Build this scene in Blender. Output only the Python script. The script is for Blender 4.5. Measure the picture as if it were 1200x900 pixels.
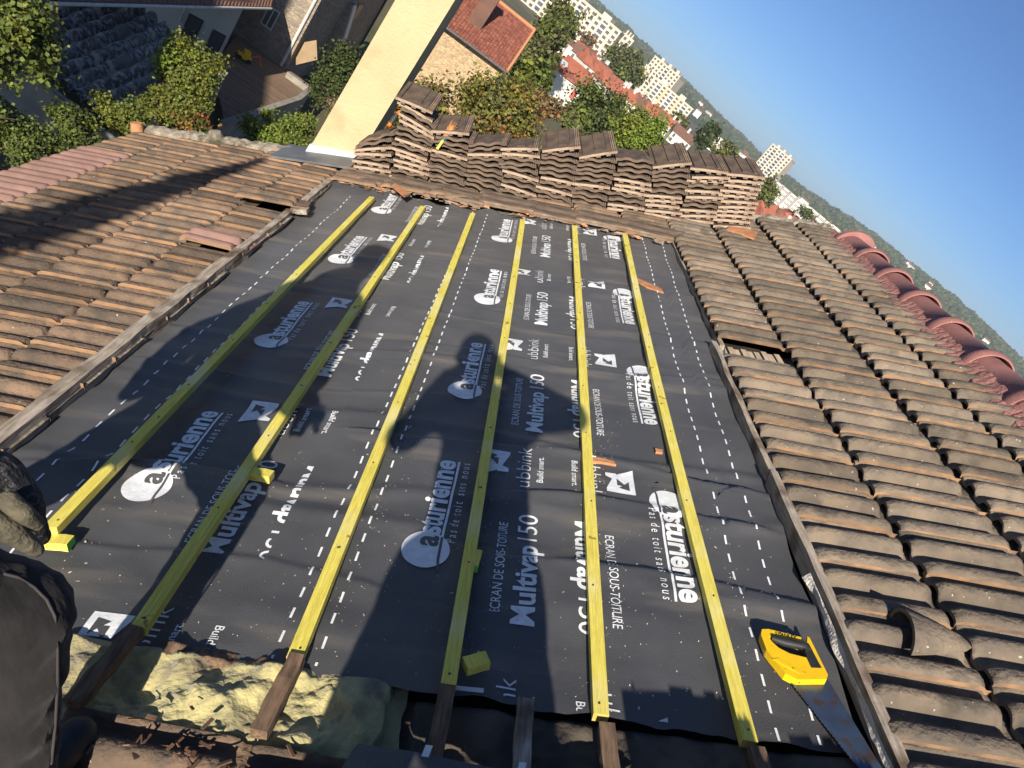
import bpy, bmesh, math, random
from mathutils import Vector, Matrix, noise, Quaternion
from mathutils.bvhtree import BVHTree
R_ = math.radians
random.seed(7)
scene = bpy.context.scene
for o in list(bpy.data.objects): bpy.data.objects.remove(o)
COL = scene.collection

# ------------------------------------------------------------------ camera
CAMZ = 13.0
F = 850.0                                    # focal length in photo pixels (1200 wide)
VP = (658.0, -4.0)                           # where the roof battens converge
TH = R_(40.5)                                # roll of the phone
wx, wy = VP[0]-600, VP[1]-450
PIT = math.atan2(wx*math.sin(TH)-wy*math.cos(TH), F)
UPc = Vector((math.sin(TH)*math.cos(PIT), -math.cos(TH)*math.cos(PIT), -math.sin(PIT)))   # world up seen from the camera
Dc = Vector((wx, wy, F)).normalized()        # ridge direction (world +Y)
Xc = Dc.cross(UPc)
if Xc.x < 0: Xc = -Xc
CAM = Vector((0, 0, CAMZ))
def c2w(v): return Vector((v.dot(Xc), v.dot(Dc), v.dot(UPc)))
cam_d = bpy.data.cameras.new('camera'); cam = bpy.data.objects.new('camera', cam_d); COL.objects.link(cam)
cam_d.sensor_width = 36; cam_d.lens = 36*F/1200; cam_d.clip_start = 0.02; cam_d.clip_end = 9000
ax = c2w(Vector((1,0,0))); ay = c2w(Vector((0,-1,0))); az = c2w(Vector((0,0,-1)))
cam.matrix_world = Matrix(((ax.x,ay.x,az.x,CAM.x),(ax.y,ay.y,az.y,CAM.y),(ax.z,ay.z,az.z,CAM.z),(0,0,0,1)))
scene.camera = cam
scene.render.resolution_x = 1024; scene.render.resolution_y = 768

# roof frame: x = v (up the slope), y = u (along the ridge, away), z = w (off the roof)
e_ = Vector((1, .143, (-wy*.143-wx)/F)).normalized()
ew = c2w(e_); uw = Vector((0,1,0)); nw = ew.cross(uw)
DROOF = 1.5
RO = CAM - nw*DROOF
ROOF = Matrix(((ew.x,uw.x,nw.x,RO.x),(ew.y,uw.y,nw.y,RO.y),(ew.z,uw.z,nw.z,RO.z),(0,0,0,1)))
def ray(px, py): return c2w(Vector((px-600, py-450, F)))
def plane(px, py, w=0.0):                    # pixel -> (v,u) on the roof at height w
    r = ray(px, py); t = (-DROOF+w)/r.dot(nw); P = r*t
    return (P.dot(ew), P.dot(uw))
def atZ(px, py, z): r = ray(px, py); return CAM + r*((z-CAMZ)/r.z)
def atY(px, py, y): r = ray(px, py); return CAM + r*(y/r.y)

# ------------------------------------------------------------------ light
SUN = (nw - uw*1.967 + ew*.093).normalized()
EL = math.asin(SUN.z); AZ = math.atan2(SUN.x, SUN.y)
world = bpy.data.worlds.new('World'); scene.world = world; world.use_nodes = True
nt = world.node_tree; bg = nt.nodes['Background']
sky = nt.nodes.new('ShaderNodeTexSky'); sky.sky_type = 'NISHITA'; sky.sun_disc = False
sky.sun_elevation = EL; sky.sun_rotation = AZ; sky.air_density = 0.7; sky.dust_density = 0.75; sky.ozone_density = 7.0
nt.links.new(sky.outputs[0], bg.inputs[0]); bg.inputs[1].default_value = 0.070
sd = bpy.data.lights.new('sun', 'SUN'); sd.energy = 5.0; sd.angle = R_(.53); sd.color = (1, .90, .76)
so = bpy.data.objects.new('sun', sd); COL.objects.link(so); so.rotation_euler = (-SUN).to_track_quat('-Z','Y').to_euler(); so.location = (-20,-60,60)
scene.view_settings.view_transform = 'Standard'; scene.view_settings.look = 'None'
scene.view_settings.exposure = 0.70; scene.view_settings.gamma = 1.0

# ------------------------------------------------------------------ materials
MATS = {}
def mat(name, col, col2=None, rough=.8, scale=8, detail=6, dark=None, spec=.3, island=0.0, bump=0.0, bscale=None, metal=0.0, sheen=0.0, speck=None, sscale=300, sth=.72, contrast=(.35,.65), stretch=None, col3=None, scale3=2, trans=0, noisecoord='Object', st3=None, r3=(.52,.68)):
    m = bpy.data.materials.new(name); m.use_nodes = True; t = m.node_tree; b = t.nodes['Principled BSDF']
    N, L = t.nodes.new, t.links.new
    b.inputs['Roughness'].default_value = rough; b.inputs['Specular IOR Level'].default_value = spec; b.inputs['Metallic'].default_value = metal
    if sheen: b.inputs['Sheen Weight'].default_value = sheen
    tc = N('ShaderNodeTexCoord'); vec = tc.outputs[noisecoord]
    if stretch:
        mp = N('ShaderNodeMapping'); mp.inputs['Scale'].default_value = stretch; L(vec, mp.inputs[0]); vec2 = mp.outputs[0]
    else: vec2 = vec
    def nz(s, d, v): 
        n = N('ShaderNodeTexNoise'); n.inputs['Scale'].default_value = s; n.inputs['Detail'].default_value = d; L(v, n.inputs['Vector']); return n.outputs['Fac']
    def ramp(f, a, b_):
        r = N('ShaderNodeMapRange'); r.inputs[1].default_value = a; r.inputs[2].default_value = b_; L(f, r.inputs[0]); return r.outputs[0]
    def mix(f, A, B):
        x = N('ShaderNodeMix'); x.data_type = 'RGBA'
        if hasattr(f,'links'): L(f, x.inputs[0])
        else: x.inputs[0].default_value = f
        for s, i in ((A,6),(B,7)):
            if hasattr(s,'links'): L(s, x.inputs[i])
            else: x.inputs[i].default_value = (*s,1)
        return x.outputs[2]
    c = mix(ramp(nz(scale, detail, vec2), *contrast), col, col2 or col)
    if col3:
        v3 = vec
        if st3:
            m3 = N('ShaderNodeMapping'); m3.inputs['Scale'].default_value = st3; L(vec, m3.inputs[0]); v3 = m3.outputs[0]
        c = mix(ramp(nz(scale3, 5, v3), *r3), c, col3)
    if island:
        g = N('ShaderNodeNewGeometry'); h = N('ShaderNodeHueSaturation'); L(c, h.inputs['Color'])
        r = N('ShaderNodeMapRange'); r.inputs[3].default_value = 1-island; r.inputs[4].default_value = 1+island; L(g.outputs['Random Per Island'], r.inputs[0]); L(r.outputs[0], h.inputs['Value'])
        c = h.outputs[0]
    if speck:
        c = mix(ramp(nz(sscale, 2, vec), sth, sth+.03), c, speck)
    L(c, b.inputs['Base Color'])
    if trans:
        tr = N('ShaderNodeBsdfTranslucent'); L(c, tr.inputs[0]); ms = N('ShaderNodeMixShader'); ms.inputs[0].default_value = trans
        L(b.outputs[0], ms.inputs[1]); L(tr.outputs[0], ms.inputs[2]); L(ms.outputs[0], t.nodes['Material Output'].inputs[0])
    if bump:
        bp = N('ShaderNodeBump'); bp.inputs['Strength'].default_value = bump; bp.inputs['Distance'].default_value = .02
        L(nz(bscale or scale*3, 6, vec2), bp.inputs['Height']); L(bp.outputs[0], b.inputs['Normal'])
    MATS[name] = m; return m
M = MATS
mat('membrane', (.056,.059,.066), (.082,.083,.088), rough=.40, scale=3, spec=.45, bump=.35, bscale=420, speck=(.24,.23,.21), sscale=110, sth=.755, col3=(.175,.155,.13), scale3=1.6, st3=(.9,4.5,1), r3=(.56,.80), sheen=.05)  # pale tan streaks paint the satin sheen of the folds into the colour
mat('print', (.80,.82,.84), (.66,.69,.72), rough=.6, scale=40, bump=.1)
mat('yellow_wood', (.84,.73,.15), (.68,.57,.09), rough=.65, scale=9, stretch=(22,1.1,22), bump=.45, bscale=10, col3=(.80,.72,.30), scale3=3.5, speck=(.36,.26,.06), sscale=16, sth=.70)
mat('end_grain', (.62,.50,.14), (.46,.34,.08), rough=.8, scale=60)
mat('nail', (.08,.08,.08), rough=.5, metal=.6)
mat('old_wood', (.20,.13,.085), (.10,.065,.042), rough=.9, scale=10, stretch=(10,1.2,10), bump=.5, bscale=8, island=.25)
mat('grey_wood', (.46,.40,.33), (.26,.21,.16), rough=.95, scale=9, stretch=(9,1.0,9), bump=.6, bscale=8, col3=(.12,.085,.06), scale3=5)
mat('tile', (.190,.150,.110), (.120,.100,.080), rough=.88, scale=9, island=.3, bump=.6, bscale=55, col3=(.085,.072,.058), scale3=8, speck=(.40,.36,.29), sscale=55, sth=.72)
mat('tile_rust', (.185,.124,.082), (.100,.076,.058), rough=.88, scale=8, island=.3, bump=.55, bscale=60, col3=(.070,.058,.047), scale3=7, speck=(.45,.36,.27), sscale=50, sth=.74)
mat('tile_edge', (.30,.175,.095), (.19,.125,.08), rough=.9, scale=14, island=.25, bump=.3, col3=(.13,.095,.07), scale3=7)
mat('tile_new', (.26,.155,.130), (.20,.12,.10), rough=.75, scale=10, island=.1, bump=.2, bscale=90)
mat('stack_tile', (.135,.097,.070), (.078,.058,.045), rough=.9, scale=12, island=.35, bump=.4, bscale=60, col3=(.055,.045,.038), scale3=5)
mat('stack_clay', (.35,.27,.20), (.22,.16,.115), rough=.9, scale=14, island=.3, bump=.35, bscale=50, col3=(.22,.13,.085), scale3=9)
mat('ridge_red', (.32,.148,.132), (.23,.11,.10), rough=.75, scale=7, bump=.2, bscale=80, island=.12, speck=(.5,.25,.2), sscale=40, sth=.72)
mat('mortar_red', (.34,.16,.14), (.24,.115,.10), rough=.95, scale=25, bump=.8, bscale=40)
mat('mortar', (.34,.30,.24), (.20,.17,.13), rough=.95, scale=14, bump=.8, bscale=30, col3=(.10,.09,.06), scale3=7)
mat('deck_wood', (.05,.038,.03), (.03,.024,.02), rough=.95, scale=10)
mat('lath', (.55,.45,.34), (.38,.29,.21), rough=.9, scale=9, stretch=(8,1,8))
mat('insulation', (.47,.42,.20), (.33,.30,.16), rough=1, scale=16, bump=.35, bscale=150, col3=(.17,.14,.10), scale3=7, spec=.03, sheen=.3)
mat('felt', (.06,.053,.047), (.11,.09,.07), rough=.95, scale=7, bump=.5, bscale=20)
mat('render_cream', (.50,.415,.25), (.455,.375,.222), rough=.92, scale=3.2, bump=.35, bscale=45, spec=.1, col3=(.42,.34,.20), scale3=4.5)
mat('zinc', (.17,.175,.18), (.11,.115,.12), rough=.55, scale=6, metal=.3)
mat('zinc_light', (.60,.61,.60), (.46,.47,.47), rough=.55, scale=8, metal=.2)
mat('house_wall', (.55,.50,.42), (.46,.41,.34), rough=.95, scale=3)
mat('terracotta', (.52,.26,.13), (.40,.18,.085), rough=.9, scale=18, bump=.3)
mat('saw_yellow', (.85,.56,.01), (.81,.50,.01), rough=.33, scale=30, spec=.5, speck=(.25,.13,.03), sscale=70, sth=.66)
mat('black_rubber', (.022,.022,.024), (.035,.035,.037), rough=.55, scale=40)
mat('saw_steel', (.13,.19,.29), (.10,.145,.22), rough=.38, scale=18, metal=.75, col3=(.16,.115,.09), scale3=26)
mat('trousers', (.011,.0105,.0115), (.021,.019,.020), rough=.9, scale=30, bump=.7, bscale=14, stretch=(1,1,.35), sheen=.1)
mat('glove', (.13,.115,.078), (.08,.072,.05), rough=.85, scale=50, bump=.4, bscale=120)
mat('glove_back', (.012,.012,.014), (.030,.030,.033), rough=.7, scale=60, bump=.6, bscale=90, speck=(.07,.07,.075), sscale=95, sth=.60)
mat('jacket', (.05,.055,.07), (.035,.04,.05), rough=.9, scale=8)
mat('skin', (.50,.30,.21), (.44,.25,.17), rough=.55, scale=20)
mat('hair', (.03,.02,.014), (.05,.035,.025), rough=.6, scale=60)
mat('phone', (.02,.02,.022), rough=.25, spec=.5)
mat('orange_plastic', (.80,.18,.03), (.65,.13,.02), rough=.45, scale=20)
mat('bristle', (.50,.22,.08), (.32,.13,.05), rough=.9, scale=60)
mat('green_plastic', (.02,.10,.09), rough=.4)
mat('white_wall', (.66,.63,.57), (.58,.55,.50), rough=.9, scale=.8)
mat('cream_wall', (.60,.58,.48), (.53,.51,.42), rough=.9, scale=.8)
mat('apart_wall', (.60,.52,.41), (.54,.47,.37), rough=.9, scale=.1)
mat('apart_orange', (.74,.42,.25), rough=.9)
mat('glass_dark', (.05,.055,.065), (.12,.12,.12), rough=.25, spec=.5, scale=.3, island=.4)
mat('shutter_red', (.45,.10,.07), rough=.7)
mat('red_tile', (.26,.092,.060), (.19,.068,.048), rough=.85, scale=3, island=.32)
mat('plaster', (.70,.66,.60), (.55,.50,.44), rough=.95, scale=20, bump=.5)
mat('red_roof', (.42,.145,.085), (.33,.105,.065), rough=.85, scale=.6, island=.15, col3=(.20,.08,.055), scale3=.35)
mat('brown_roof', (.20,.105,.075), (.14,.08,.06), rough=.9, scale=1.2, island=.15)
mat('eternit', (.075,.075,.078), (.30,.295,.28), rough=.95, scale=5.5, bump=.9, bscale=9, contrast=(.44,.60), col3=(.13,.13,.12), scale3=1.2)
mat('deck_boards', (.24,.165,.11), (.155,.105,.07), rough=.9, scale=4, stretch=(1,8,1), island=.2)
mat('concrete', (.33,.30,.25), (.23,.21,.18), rough=.95, scale=2, bump=.4)
mat('plywood', (.34,.25,.15), (.28,.20,.115), rough=.75, scale=2)
mat('white_pipe', (.62,.60,.55), (.5,.48,.44), rough=.6, scale=2)
mat('bark', (.10,.075,.05), (.055,.042,.03), rough=.95, scale=6, bump=.6)
def leafmat(n, a, b): return mat(n, a, b, rough=.6, scale=.9, island=.5, trans=.25, spec=.25, contrast=(.3,.7))
leafmat('leaf_dark', (.040,.062,.018), (.075,.095,.028))
leafmat('leaf_mid', (.085,.125,.026), (.15,.17,.035))
leafmat('leaf_lime', (.20,.20,.035), (.11,.14,.028))
leafmat('leaf_bright', (.12,.20,.025), (.21,.27,.035))
leafmat('leaf_autumn', (.24,.19,.035), (.14,.145,.032))
leafmat('leaf_olive', (.135,.135,.05), (.09,.10,.035))
leafmat('leaf_rust', (.26,.09,.03), (.20,.12,.04))
leafmat('leaf_dry', (.20,.15,.08), (.14,.11,.06))
mat('ground', (.085,.085,.035), (.14,.12,.07), rough=1, scale=.06, col3=(.10,.085,.06), scale3=.02)
mat('forest', (.030,.048,.024), (.055,.068,.033), rough=1, scale=.05, detail=8, bump=1, bscale=.06, contrast=(.4,.6))
mat('road', (.14,.13,.12), (.19,.17,.15), rough=.95, scale=.5)
mat('rust_chip', (.16,.085,.05), (.08,.05,.035), rough=.9, scale=20, island=.4)
def stonemat(name, a, b, mortar, s):
    m = bpy.data.materials.new(name); m.use_nodes = True; t = m.node_tree; bs = t.nodes['Principled BSDF']; N, L = t.nodes.new, t.links.new
    tc = N('ShaderNodeTexCoord'); mp = N('ShaderNodeMapping'); mp.inputs['Scale'].default_value = (s,s,s*1.9); L(tc.outputs['Object'], mp.inputs[0])
    v = N('ShaderNodeTexVoronoi'); v.inputs['Scale'].default_value = 1; L(mp.outputs[0], v.inputs['Vector'])
    v2 = N('ShaderNodeTexVoronoi'); v2.feature = 'DISTANCE_TO_EDGE'; L(mp.outputs[0], v2.inputs['Vector']); v2.inputs['Scale'].default_value = 1
    sp = N('ShaderNodeSeparateColor'); L(v.outputs['Color'], sp.inputs[0])
    mx = N('ShaderNodeMix'); mx.data_type = 'RGBA'; L(sp.outputs[0], mx.inputs[0]); mx.inputs[6].default_value = (*a,1); mx.inputs[7].default_value = (*b,1)
    mr = N('ShaderNodeMapRange'); mr.inputs[1].default_value = .02; mr.inputs[2].default_value = .09; L(v2.outputs['Distance'], mr.inputs[0])
    m2 = N('ShaderNodeMix'); m2.data_type = 'RGBA'; L(mr.outputs[0], m2.inputs[0]); m2.inputs[6].default_value = (*mortar,1); L(mx.outputs[2], m2.inputs[7])
    L(m2.outputs[2], bs.inputs['Base Color']); bs.inputs['Roughness'].default_value = .95
    bp = N('ShaderNodeBump'); bp.inputs['Strength'].default_value = .7; bp.inputs['Distance'].default_value = .05; L(mr.outputs[0], bp.inputs['Height']); L(bp.outputs[0], bs.inputs['Normal'])
    M[name] = m
stonemat('stone_warm', (.62,.44,.24), (.36,.25,.14), (.55,.44,.30), 3.2)
stonemat('stone_grey', (.36,.29,.21), (.20,.165,.125), (.30,.26,.21), 3.2)

# ------------------------------------------------------------------ mesh builder
class MB:
    def __init__(s): s.v=[]; s.f=[]; s.m=[]; s.sm=[]
    def add(s, verts, faces, mi=0, smooth=False, X=None):
        k=len(s.v)
        s.v += [tuple(X@Vector(p)) for p in verts] if X is not None else [tuple(p) for p in verts]
        for f in faces: s.f.append([i+k for i in f]); s.m.append(mi); s.sm.append(smooth)
    def box(s, a, b, mi=0, X=None):
        (x0,y0,z0),(x1,y1,z1)=a,b
        s.add([(x0,y0,z0),(x1,y0,z0),(x1,y1,z0),(x0,y1,z0),(x0,y0,z1),(x1,y0,z1),(x1,y1,z1),(x0,y1,z1)],
              [(0,3,2,1),(4,5,6,7),(0,1,5,4),(1,2,6,5),(2,3,7,6),(3,0,4,7)], mi, False, X)
    def rough_box(s, a, b, n=8, amp=.004, ax=1, mi=0, X=None, seed=0, mi_end=None):
        # a bar along axis ax cut in n pieces with wavering section
        rnd=random.Random(seed); a=list(a); b=list(b); o=[i for i in range(3) if i!=ax]
        vs=[];fs=[]
        for k in range(n+1):
            t=k/n; c=a[ax]+(b[ax]-a[ax])*t; dx,dz=rnd.uniform(-amp,amp),rnd.uniform(-amp,amp)
            for (p,q) in ((0,0),(1,0),(1,1),(0,1)):
                P=[0,0,0]; P[ax]=c+rnd.uniform(-amp,amp); P[o[0]]=(b if p else a)[o[0]]+dx+rnd.uniform(-amp,amp)*.5; P[o[1]]=(b if q else a)[o[1]]+dz+rnd.uniform(-amp,amp)*.5
                vs.append(P)
        for k in range(n):
            for j in range(4): fs.append((4*k+j,4*k+(j+1)%4,4*k+4+(j+1)%4,4*k+4+j))
        s.add(vs,fs,mi,False,X); s.add(vs[:4],[(3,2,1,0)],mi if mi_end is None else mi_end,False,X); s.add(vs[-4:],[(0,1,2,3)],mi if mi_end is None else mi_end,False,X)
    def prism(s, poly, h0, h1, mi=0, X=None, mi_side=None):
        n=len(poly); s.add([(x,y,h0) for x,y in poly]+[(x,y,h1) for x,y in poly],[tuple(range(n))[::-1],tuple(range(n,2*n))],mi,False,X)
        s.add([(x,y,h0) for x,y in poly]+[(x,y,h1) for x,y in poly],[(i,(i+1)%n,n+(i+1)%n,n+i) for i in range(n)],mi if mi_side is None else mi_side,False,X)
    def tube(s, pts, rad, n=8, mi=0, smooth=True, cap=True, X=None):
        pts=[Vector(p) for p in pts]; rad=rad if hasattr(rad,'__len__') else [rad]*len(pts); vs=[];fs=[]
        for i,p in enumerate(pts):
            t=(pts[min(i+1,len(pts)-1)]-pts[max(i-1,0)]).normalized(); q=t.to_track_quat('Z','Y')
            for k in range(n):
                a=2*math.pi*k/n; vs.append(p+q@Vector((math.cos(a)*rad[i],math.sin(a)*rad[i],0)))
        for i in range(len(pts)-1):
            for k in range(n): fs.append((i*n+k,i*n+(k+1)%n,(i+1)*n+(k+1)%n,(i+1)*n+k))
        s.add(vs,fs,mi,smooth,X)
        if cap: s.add(vs[:n],[tuple(range(n))[::-1]],mi,False,X); s.add(vs[-n:],[tuple(range(n))],mi,False,X)
    def grid(s, fn, nu, nv, mi=0, smooth=True, X=None):
        vs=[fn(i/nu,j/nv) for j in range(nv+1) for i in range(nu+1)]
        s.add(vs,[(j*(nu+1)+i,j*(nu+1)+i+1,(j+1)*(nu+1)+i+1,(j+1)*(nu+1)+i) for j in range(nv) for i in range(nu)],mi,smooth,X)
    def ball(s, c, r, n=8, mi=0, X=None):
        r=r if hasattr(r,'__len__') else (r,r,r)
        s.grid(lambda a,b:(c[0]+r[0]*math.cos(2*math.pi*a)*math.sin(math.pi*b), c[1]+r[1]*math.sin(2*math.pi*a)*math.sin(math.pi*b), c[2]-r[2]*math.cos(math.pi*b)), n*2, n, mi, True, X)
    def mesh(s, name, mats):
        me=bpy.data.meshes.new(name); me.from_pydata(s.v,[],s.f)
        for m in (mats if isinstance(mats,(list,tuple)) else [mats]): me.materials.append(M[m] if isinstance(m,str) else m)
        me.polygons.foreach_set('material_index', s.m); me.polygons.foreach_set('use_smooth', s.sm); me.update(); return me
    def build(s, name, mats, parent=None, mw=None):
        return link(name, s.mesh(name,mats), parent, mw)
def link(name, me, parent=None, mw=None):
    o=bpy.data.objects.new(name, me); COL.objects.link(o)
    if parent is not None: o.parent=parent
    if mw is not None: o.matrix_world = mw if parent is None else mw
    return o
def tag(o, label=None, cat=None, group=None, kind=None):
    if label: o['label']=label
    if cat: o['category']=cat; o['kind']='thing'
    if group: o['group']=group
    if kind: o['kind']=kind
    return o
def thing(name, label, cat, mw=None, group=None):
    o=bpy.data.objects.new(name,None); COL.objects.link(o); o.empty_display_size=.1
    if mw is not None: o.matrix_world = mw
    return tag(o,label,cat,group)
def struct(o): o['kind']='structure'; return o
def RL(v,u,w,rz=0): return ROOF @ Matrix.Translation((v,u,w)) @ Matrix.Rotation(rz,4,'Z')
def clean(me, dist=1e-4):
    bm=bmesh.new(); bm.from_mesh(me); bmesh.ops.remove_doubles(bm,verts=bm.verts,dist=dist); bmesh.ops.recalc_face_normals(bm,faces=bm.faces); bm.to_mesh(me); bm.free(); return me
def applied(ob):
    dg=bpy.context.evaluated_depsgraph_get(); dg.update(); me=bpy.data.meshes.new_from_object(ob.evaluated_get(dg)); return me
def body_mesh(name, caps, mats, voxel=.018, smooth=6):
    # caps: list of (p0,p1,r0,r1): tapered capsules fused into one continuous skin
    mb=MB()
    for p0,p1,r0,r1 in caps:
        p0,p1=Vector(p0),Vector(p1); ts=[-1,-.8,-.45,0,.25,.5,.75,1]
        mb.tube([p0,p0.lerp(p1,.33),p0.lerp(p1,.66),p1],[r0,r0+(r1-r0)*.33,r0+(r1-r0)*.66,r1],12)
        mb.ball(p0,r0*1.0,7); mb.ball(p1,r1*1.0,7)
    me=mb.mesh(name,mats); ob=bpy.data.objects.new('tmp',me); COL.objects.link(ob)
    r=ob.modifiers.new('r','REMESH'); r.mode='VOXEL'; r.voxel_size=voxel
    s=ob.modifiers.new('s','SMOOTH'); s.factor=.5; s.iterations=smooth
    out=applied(ob); bpy.data.objects.remove(ob); out.name=name
    out.materials.clear()
    for m in (mats if isinstance(mats,(list,tuple)) else [mats]): out.materials.append(M[m])
    out.polygons.foreach_set('use_smooth',[True]*len(out.polygons)); out.polygons.foreach_set('material_index',[0]*len(out.polygons)); return out
def fbm(x,y,z=0,o=3):
    a=0;k=1
    for i in range(o): a+=noise.noise(Vector((x,y,z)))*k; x*=2.1;y*=2.1;z*=2.1;k*=.5
    return a
#PART2
# ------------------------------------------------------------------ the house we stand on
house = thing('house', 'brown tiled house whose stripped roof slope is being re-covered', 'house', ROOF.copy())
def part(mb, name, mats, parent=None): return mb.build(name, mats, parent or house)
UF = 6.44; UN = -4.0; VE = -3.40; VR = 2.62
b = MB()   # boarding under everything
b.box((VE+.12, UN, -.16), (VR, UF-.05, -.10)); part(b,'roof_boarding','deck_wood')
ROOFI = ROOF.inverted()
def wpart(mb, name, mats, parent=None):      # geometry given in world coordinates
    mb.v = [tuple(ROOFI @ Vector(p)) for p in mb.v]; return part(mb, name, mats, parent)
pe = ROOF @ Vector((VE+.3, 0, -.17)); pr = ROOF @ Vector((VR, 0, -.17)); xe2 = pr.x + (pr.x-pe.x)
b = MB(); y0, y1 = UN+.15, UF-.15
poly = [(pe.x,0),(xe2,0),(xe2,pe.z),(pr.x,pr.z),(pe.x,pe.z)]
for i in range(5):
    (xa,za),(xb,zb) = poly[i], poly[(i+1)%5]
    if i in (1,4): b.add([(xa,y0,za),(xb,y0,zb),(xb,y1,zb),(xa,y1,za)],[(0,1,2,3)])
for y in (y0,y1): b.add([(x,y,z) for x,z in poly],[(0,1,2,3,4)])
wpart(b,'wall','house_wall')
b = MB()   # the slope beyond the ridge
q = [ROOF@Vector((VR,UN,.02)), ROOF@Vector((VR,UF,.02))]
b.add([q[0],q[1],(xe2+.35,UF,pe.z-.02),(xe2+.35,UN,pe.z-.02),q[0]-Vector((0,0,.1)),q[1]-Vector((0,0,.1)),(xe2+.35,UF,pe.z-.14),(xe2+.35,UN,pe.z-.14)],[(0,1,2,3),(7,6,5,4),(0,3,7,4),(1,0,4,5),(2,1,5,6),(3,2,6,7)])
wpart(b,'rear_roof_slope','brown_roof')

PW = .215
PROF = [(-.03,.026),(.0,.032),(.05,.037),(.16,.036),(.21,.031),(.255,.014),(.28,.0),(.455,0),(.48,.006),(.515,.022),(.56,.034),(.62,.038),(.69,.036),(.735,.027),(.77,.008),(.79,0),(.90,.001),(.95,.013),(1.0,.018),(1.02,.016)]
def skew(v,u): return v + .018*(u-3.3)*(v/1.5) if v > .9 else v
def tile_geo(mb, v0, v1, u0, rnd, base=.012, mi=0, mi_edge=1, lift=.021, flat_head=None, drop=0.0, amp_k=1.0):
    dv, dw, du, rot = rnd.uniform(-.007,.007), rnd.uniform(-.003,.004), rnd.uniform(-.003,.003), (rnd.uniform(-.012,.012) if rnd.random()<.85 else rnd.uniform(-.035,.035))
    ts = [(0,.62),(.02,.72),(.05,.92),(.10,1),(.45,1),(.775,1),(.805,.82),(.822,.35),(.832,.06),(1,.04)]
    L = v1-v0+.055
    vs=[]; n=len(PROF)
    for t,a in ts:
        for p,h in PROF:
            v = v0+dv+L*t + rot*(p-.5)*PW; u = u0+du+p*PW - rot*L*(t-.5)
            amp = a*amp_k if h>.004 else 1
            if t>0.9 and False: amp=0
            w = base+dw+lift*(1-t) + 1.15*(h*amp if p>-.03 else h*max(a,.6)) - drop
            vs.append((skew(v,u),u,w))
    nt=len(ts)
    fs=[(j*n+i,j*n+i+1,(j+1)*n+i+1,(j+1)*n+i) for j in range(nt-1) for i in range(n-1)]
    k=len(mb.v)
    head=[f for f in fs if f[0]//n>=nt-2]; rest=[f for f in fs if f[0]//n<nt-2]
    sub=lambda P,d: (P[0],P[1],P[2]-d)
    low=[sub(P,.012) for P in vs[:n]]; side=[sub(vs[j*n],.018) for j in range(nt)]
    far=[sub(vs[j*n+n-1],.012) for j in range(nt)]
    allv=vs+low+side+far; o1=len(vs); o2=o1+n; o3=o2+nt
    for F_,m in ((rest,mi),(head,flat_head if flat_head is not None else mi)):
        for f in F_: mb.f.append([i+k for i in f]); mb.m.append(m); mb.sm.append(True)
    mb.v += allv
    ex=[(o1+i,o1+i+1,i+1,i) for i in range(n-1)]
    for f in ex: mb.f.append([i+k for i in f]); mb.m.append(mi); mb.sm.append(False)
    ey=[(o2+j,j*n,(j+1)*n,o2+j+1) for j in range(nt-1)]
    for f in ey: mb.f.append([i+k for i in f]); mb.m.append(mi_edge); mb.sm.append(False)
    ez=[(o3+j,o3+j+1,(j+1)*n+n-1,j*n+n-1) for j in range(nt-1)]
    for f in ez: mb.f.append([i+k for i in f]); mb.m.append(mi_edge); mb.sm.append(False)
    # broken mortar nubs where the rolls run out
    for p in (.13,.63):
        if rnd.random()<.85 and flat_head is None:
            c=(skew(v0+dv+L*.815,u0),u0+du+p*PW,base+dw+lift*.2+.016-drop); s_=rnd.uniform(.005,.011)
            mb.add([(c[0]+rnd.uniform(-s_,s_),c[1]+rnd.uniform(-s_,s_),c[2]+rnd.uniform(-.004,s_)) for _ in range(6)],[(0,1,2),(0,2,3),(0,3,4),(1,2,5),(2,3,5),(3,4,5),(0,1,4)],2,False)
rnd = random.Random(3)
# right-hand field, four courses up to the ridge
b = MB(); RC = [1.065,1.435,1.865,2.20,2.55]; NEARU = .50; NCOL = 28
for c in range(4):
    for k in range(NCOL):
        u0 = NEARU+.042+k*PW
        if u0 > 6.28: continue
        if c == 0 and abs(u0+PW/2-3.42) < PW/2: continue          # the missing tile
        tile_geo(b, RC[c], RC[c+1], u0, rnd, drop=.0)
part(b,'tile_field',['tile','tile_edge','mortar'])
# left-hand field down to the eaves
b = MB(); LC = [-3.40,-3.02,-2.64,-2.26,-1.88,-1.60]
for c in range(5):
    for k in range(26):
        u0 = .70+.06+k*PW
        if u0 > 6.18: continue
        if c == 0 and u0 < 5.45: continue
        if c == 4 and 3.80 < u0+PW/2 < 4.02: continue
        if c == 4 and 4.66 < u0+PW/2 < 4.875: continue
        tile_geo(b, LC[c], LC[c+1], u0, rnd, flat_head=2 if c==4 else None, amp_k=.62)
part(b,'tile_field',['tile_rust','tile_edge','mortar'])
b = MB()
for k in range(23):
    u0=.76+k*PW
    if u0<5.45: tile_geo(b, -3.42, -3.00, u0, rnd, mi_edge=0)
r=part(b,'replacement_tile_course',['tile_new','tile_new','tile_new']); r['label']='course of newer pinkish tiles along the eaves'
b = MB(); tile_geo(b, -1.90, -1.60, 3.80, rnd, mi_edge=1, base=.018, lift=.033)
r=part(b,'replacement_tile',['tile_new','tile_edge','tile_new']); r['label']='single newer pinkish tile at the open edge'
b = MB(); tile_geo(b, -1.95, -1.55, 4.69, rnd, base=.035, lift=.04)
X=Matrix.Translation((-1.7,4.8,0))@Matrix.Rotation(R_(8),4,'Z')@Matrix.Translation((1.7,-4.8,0)); b.v=[tuple(X@Vector(p)) for p in b.v]
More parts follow.
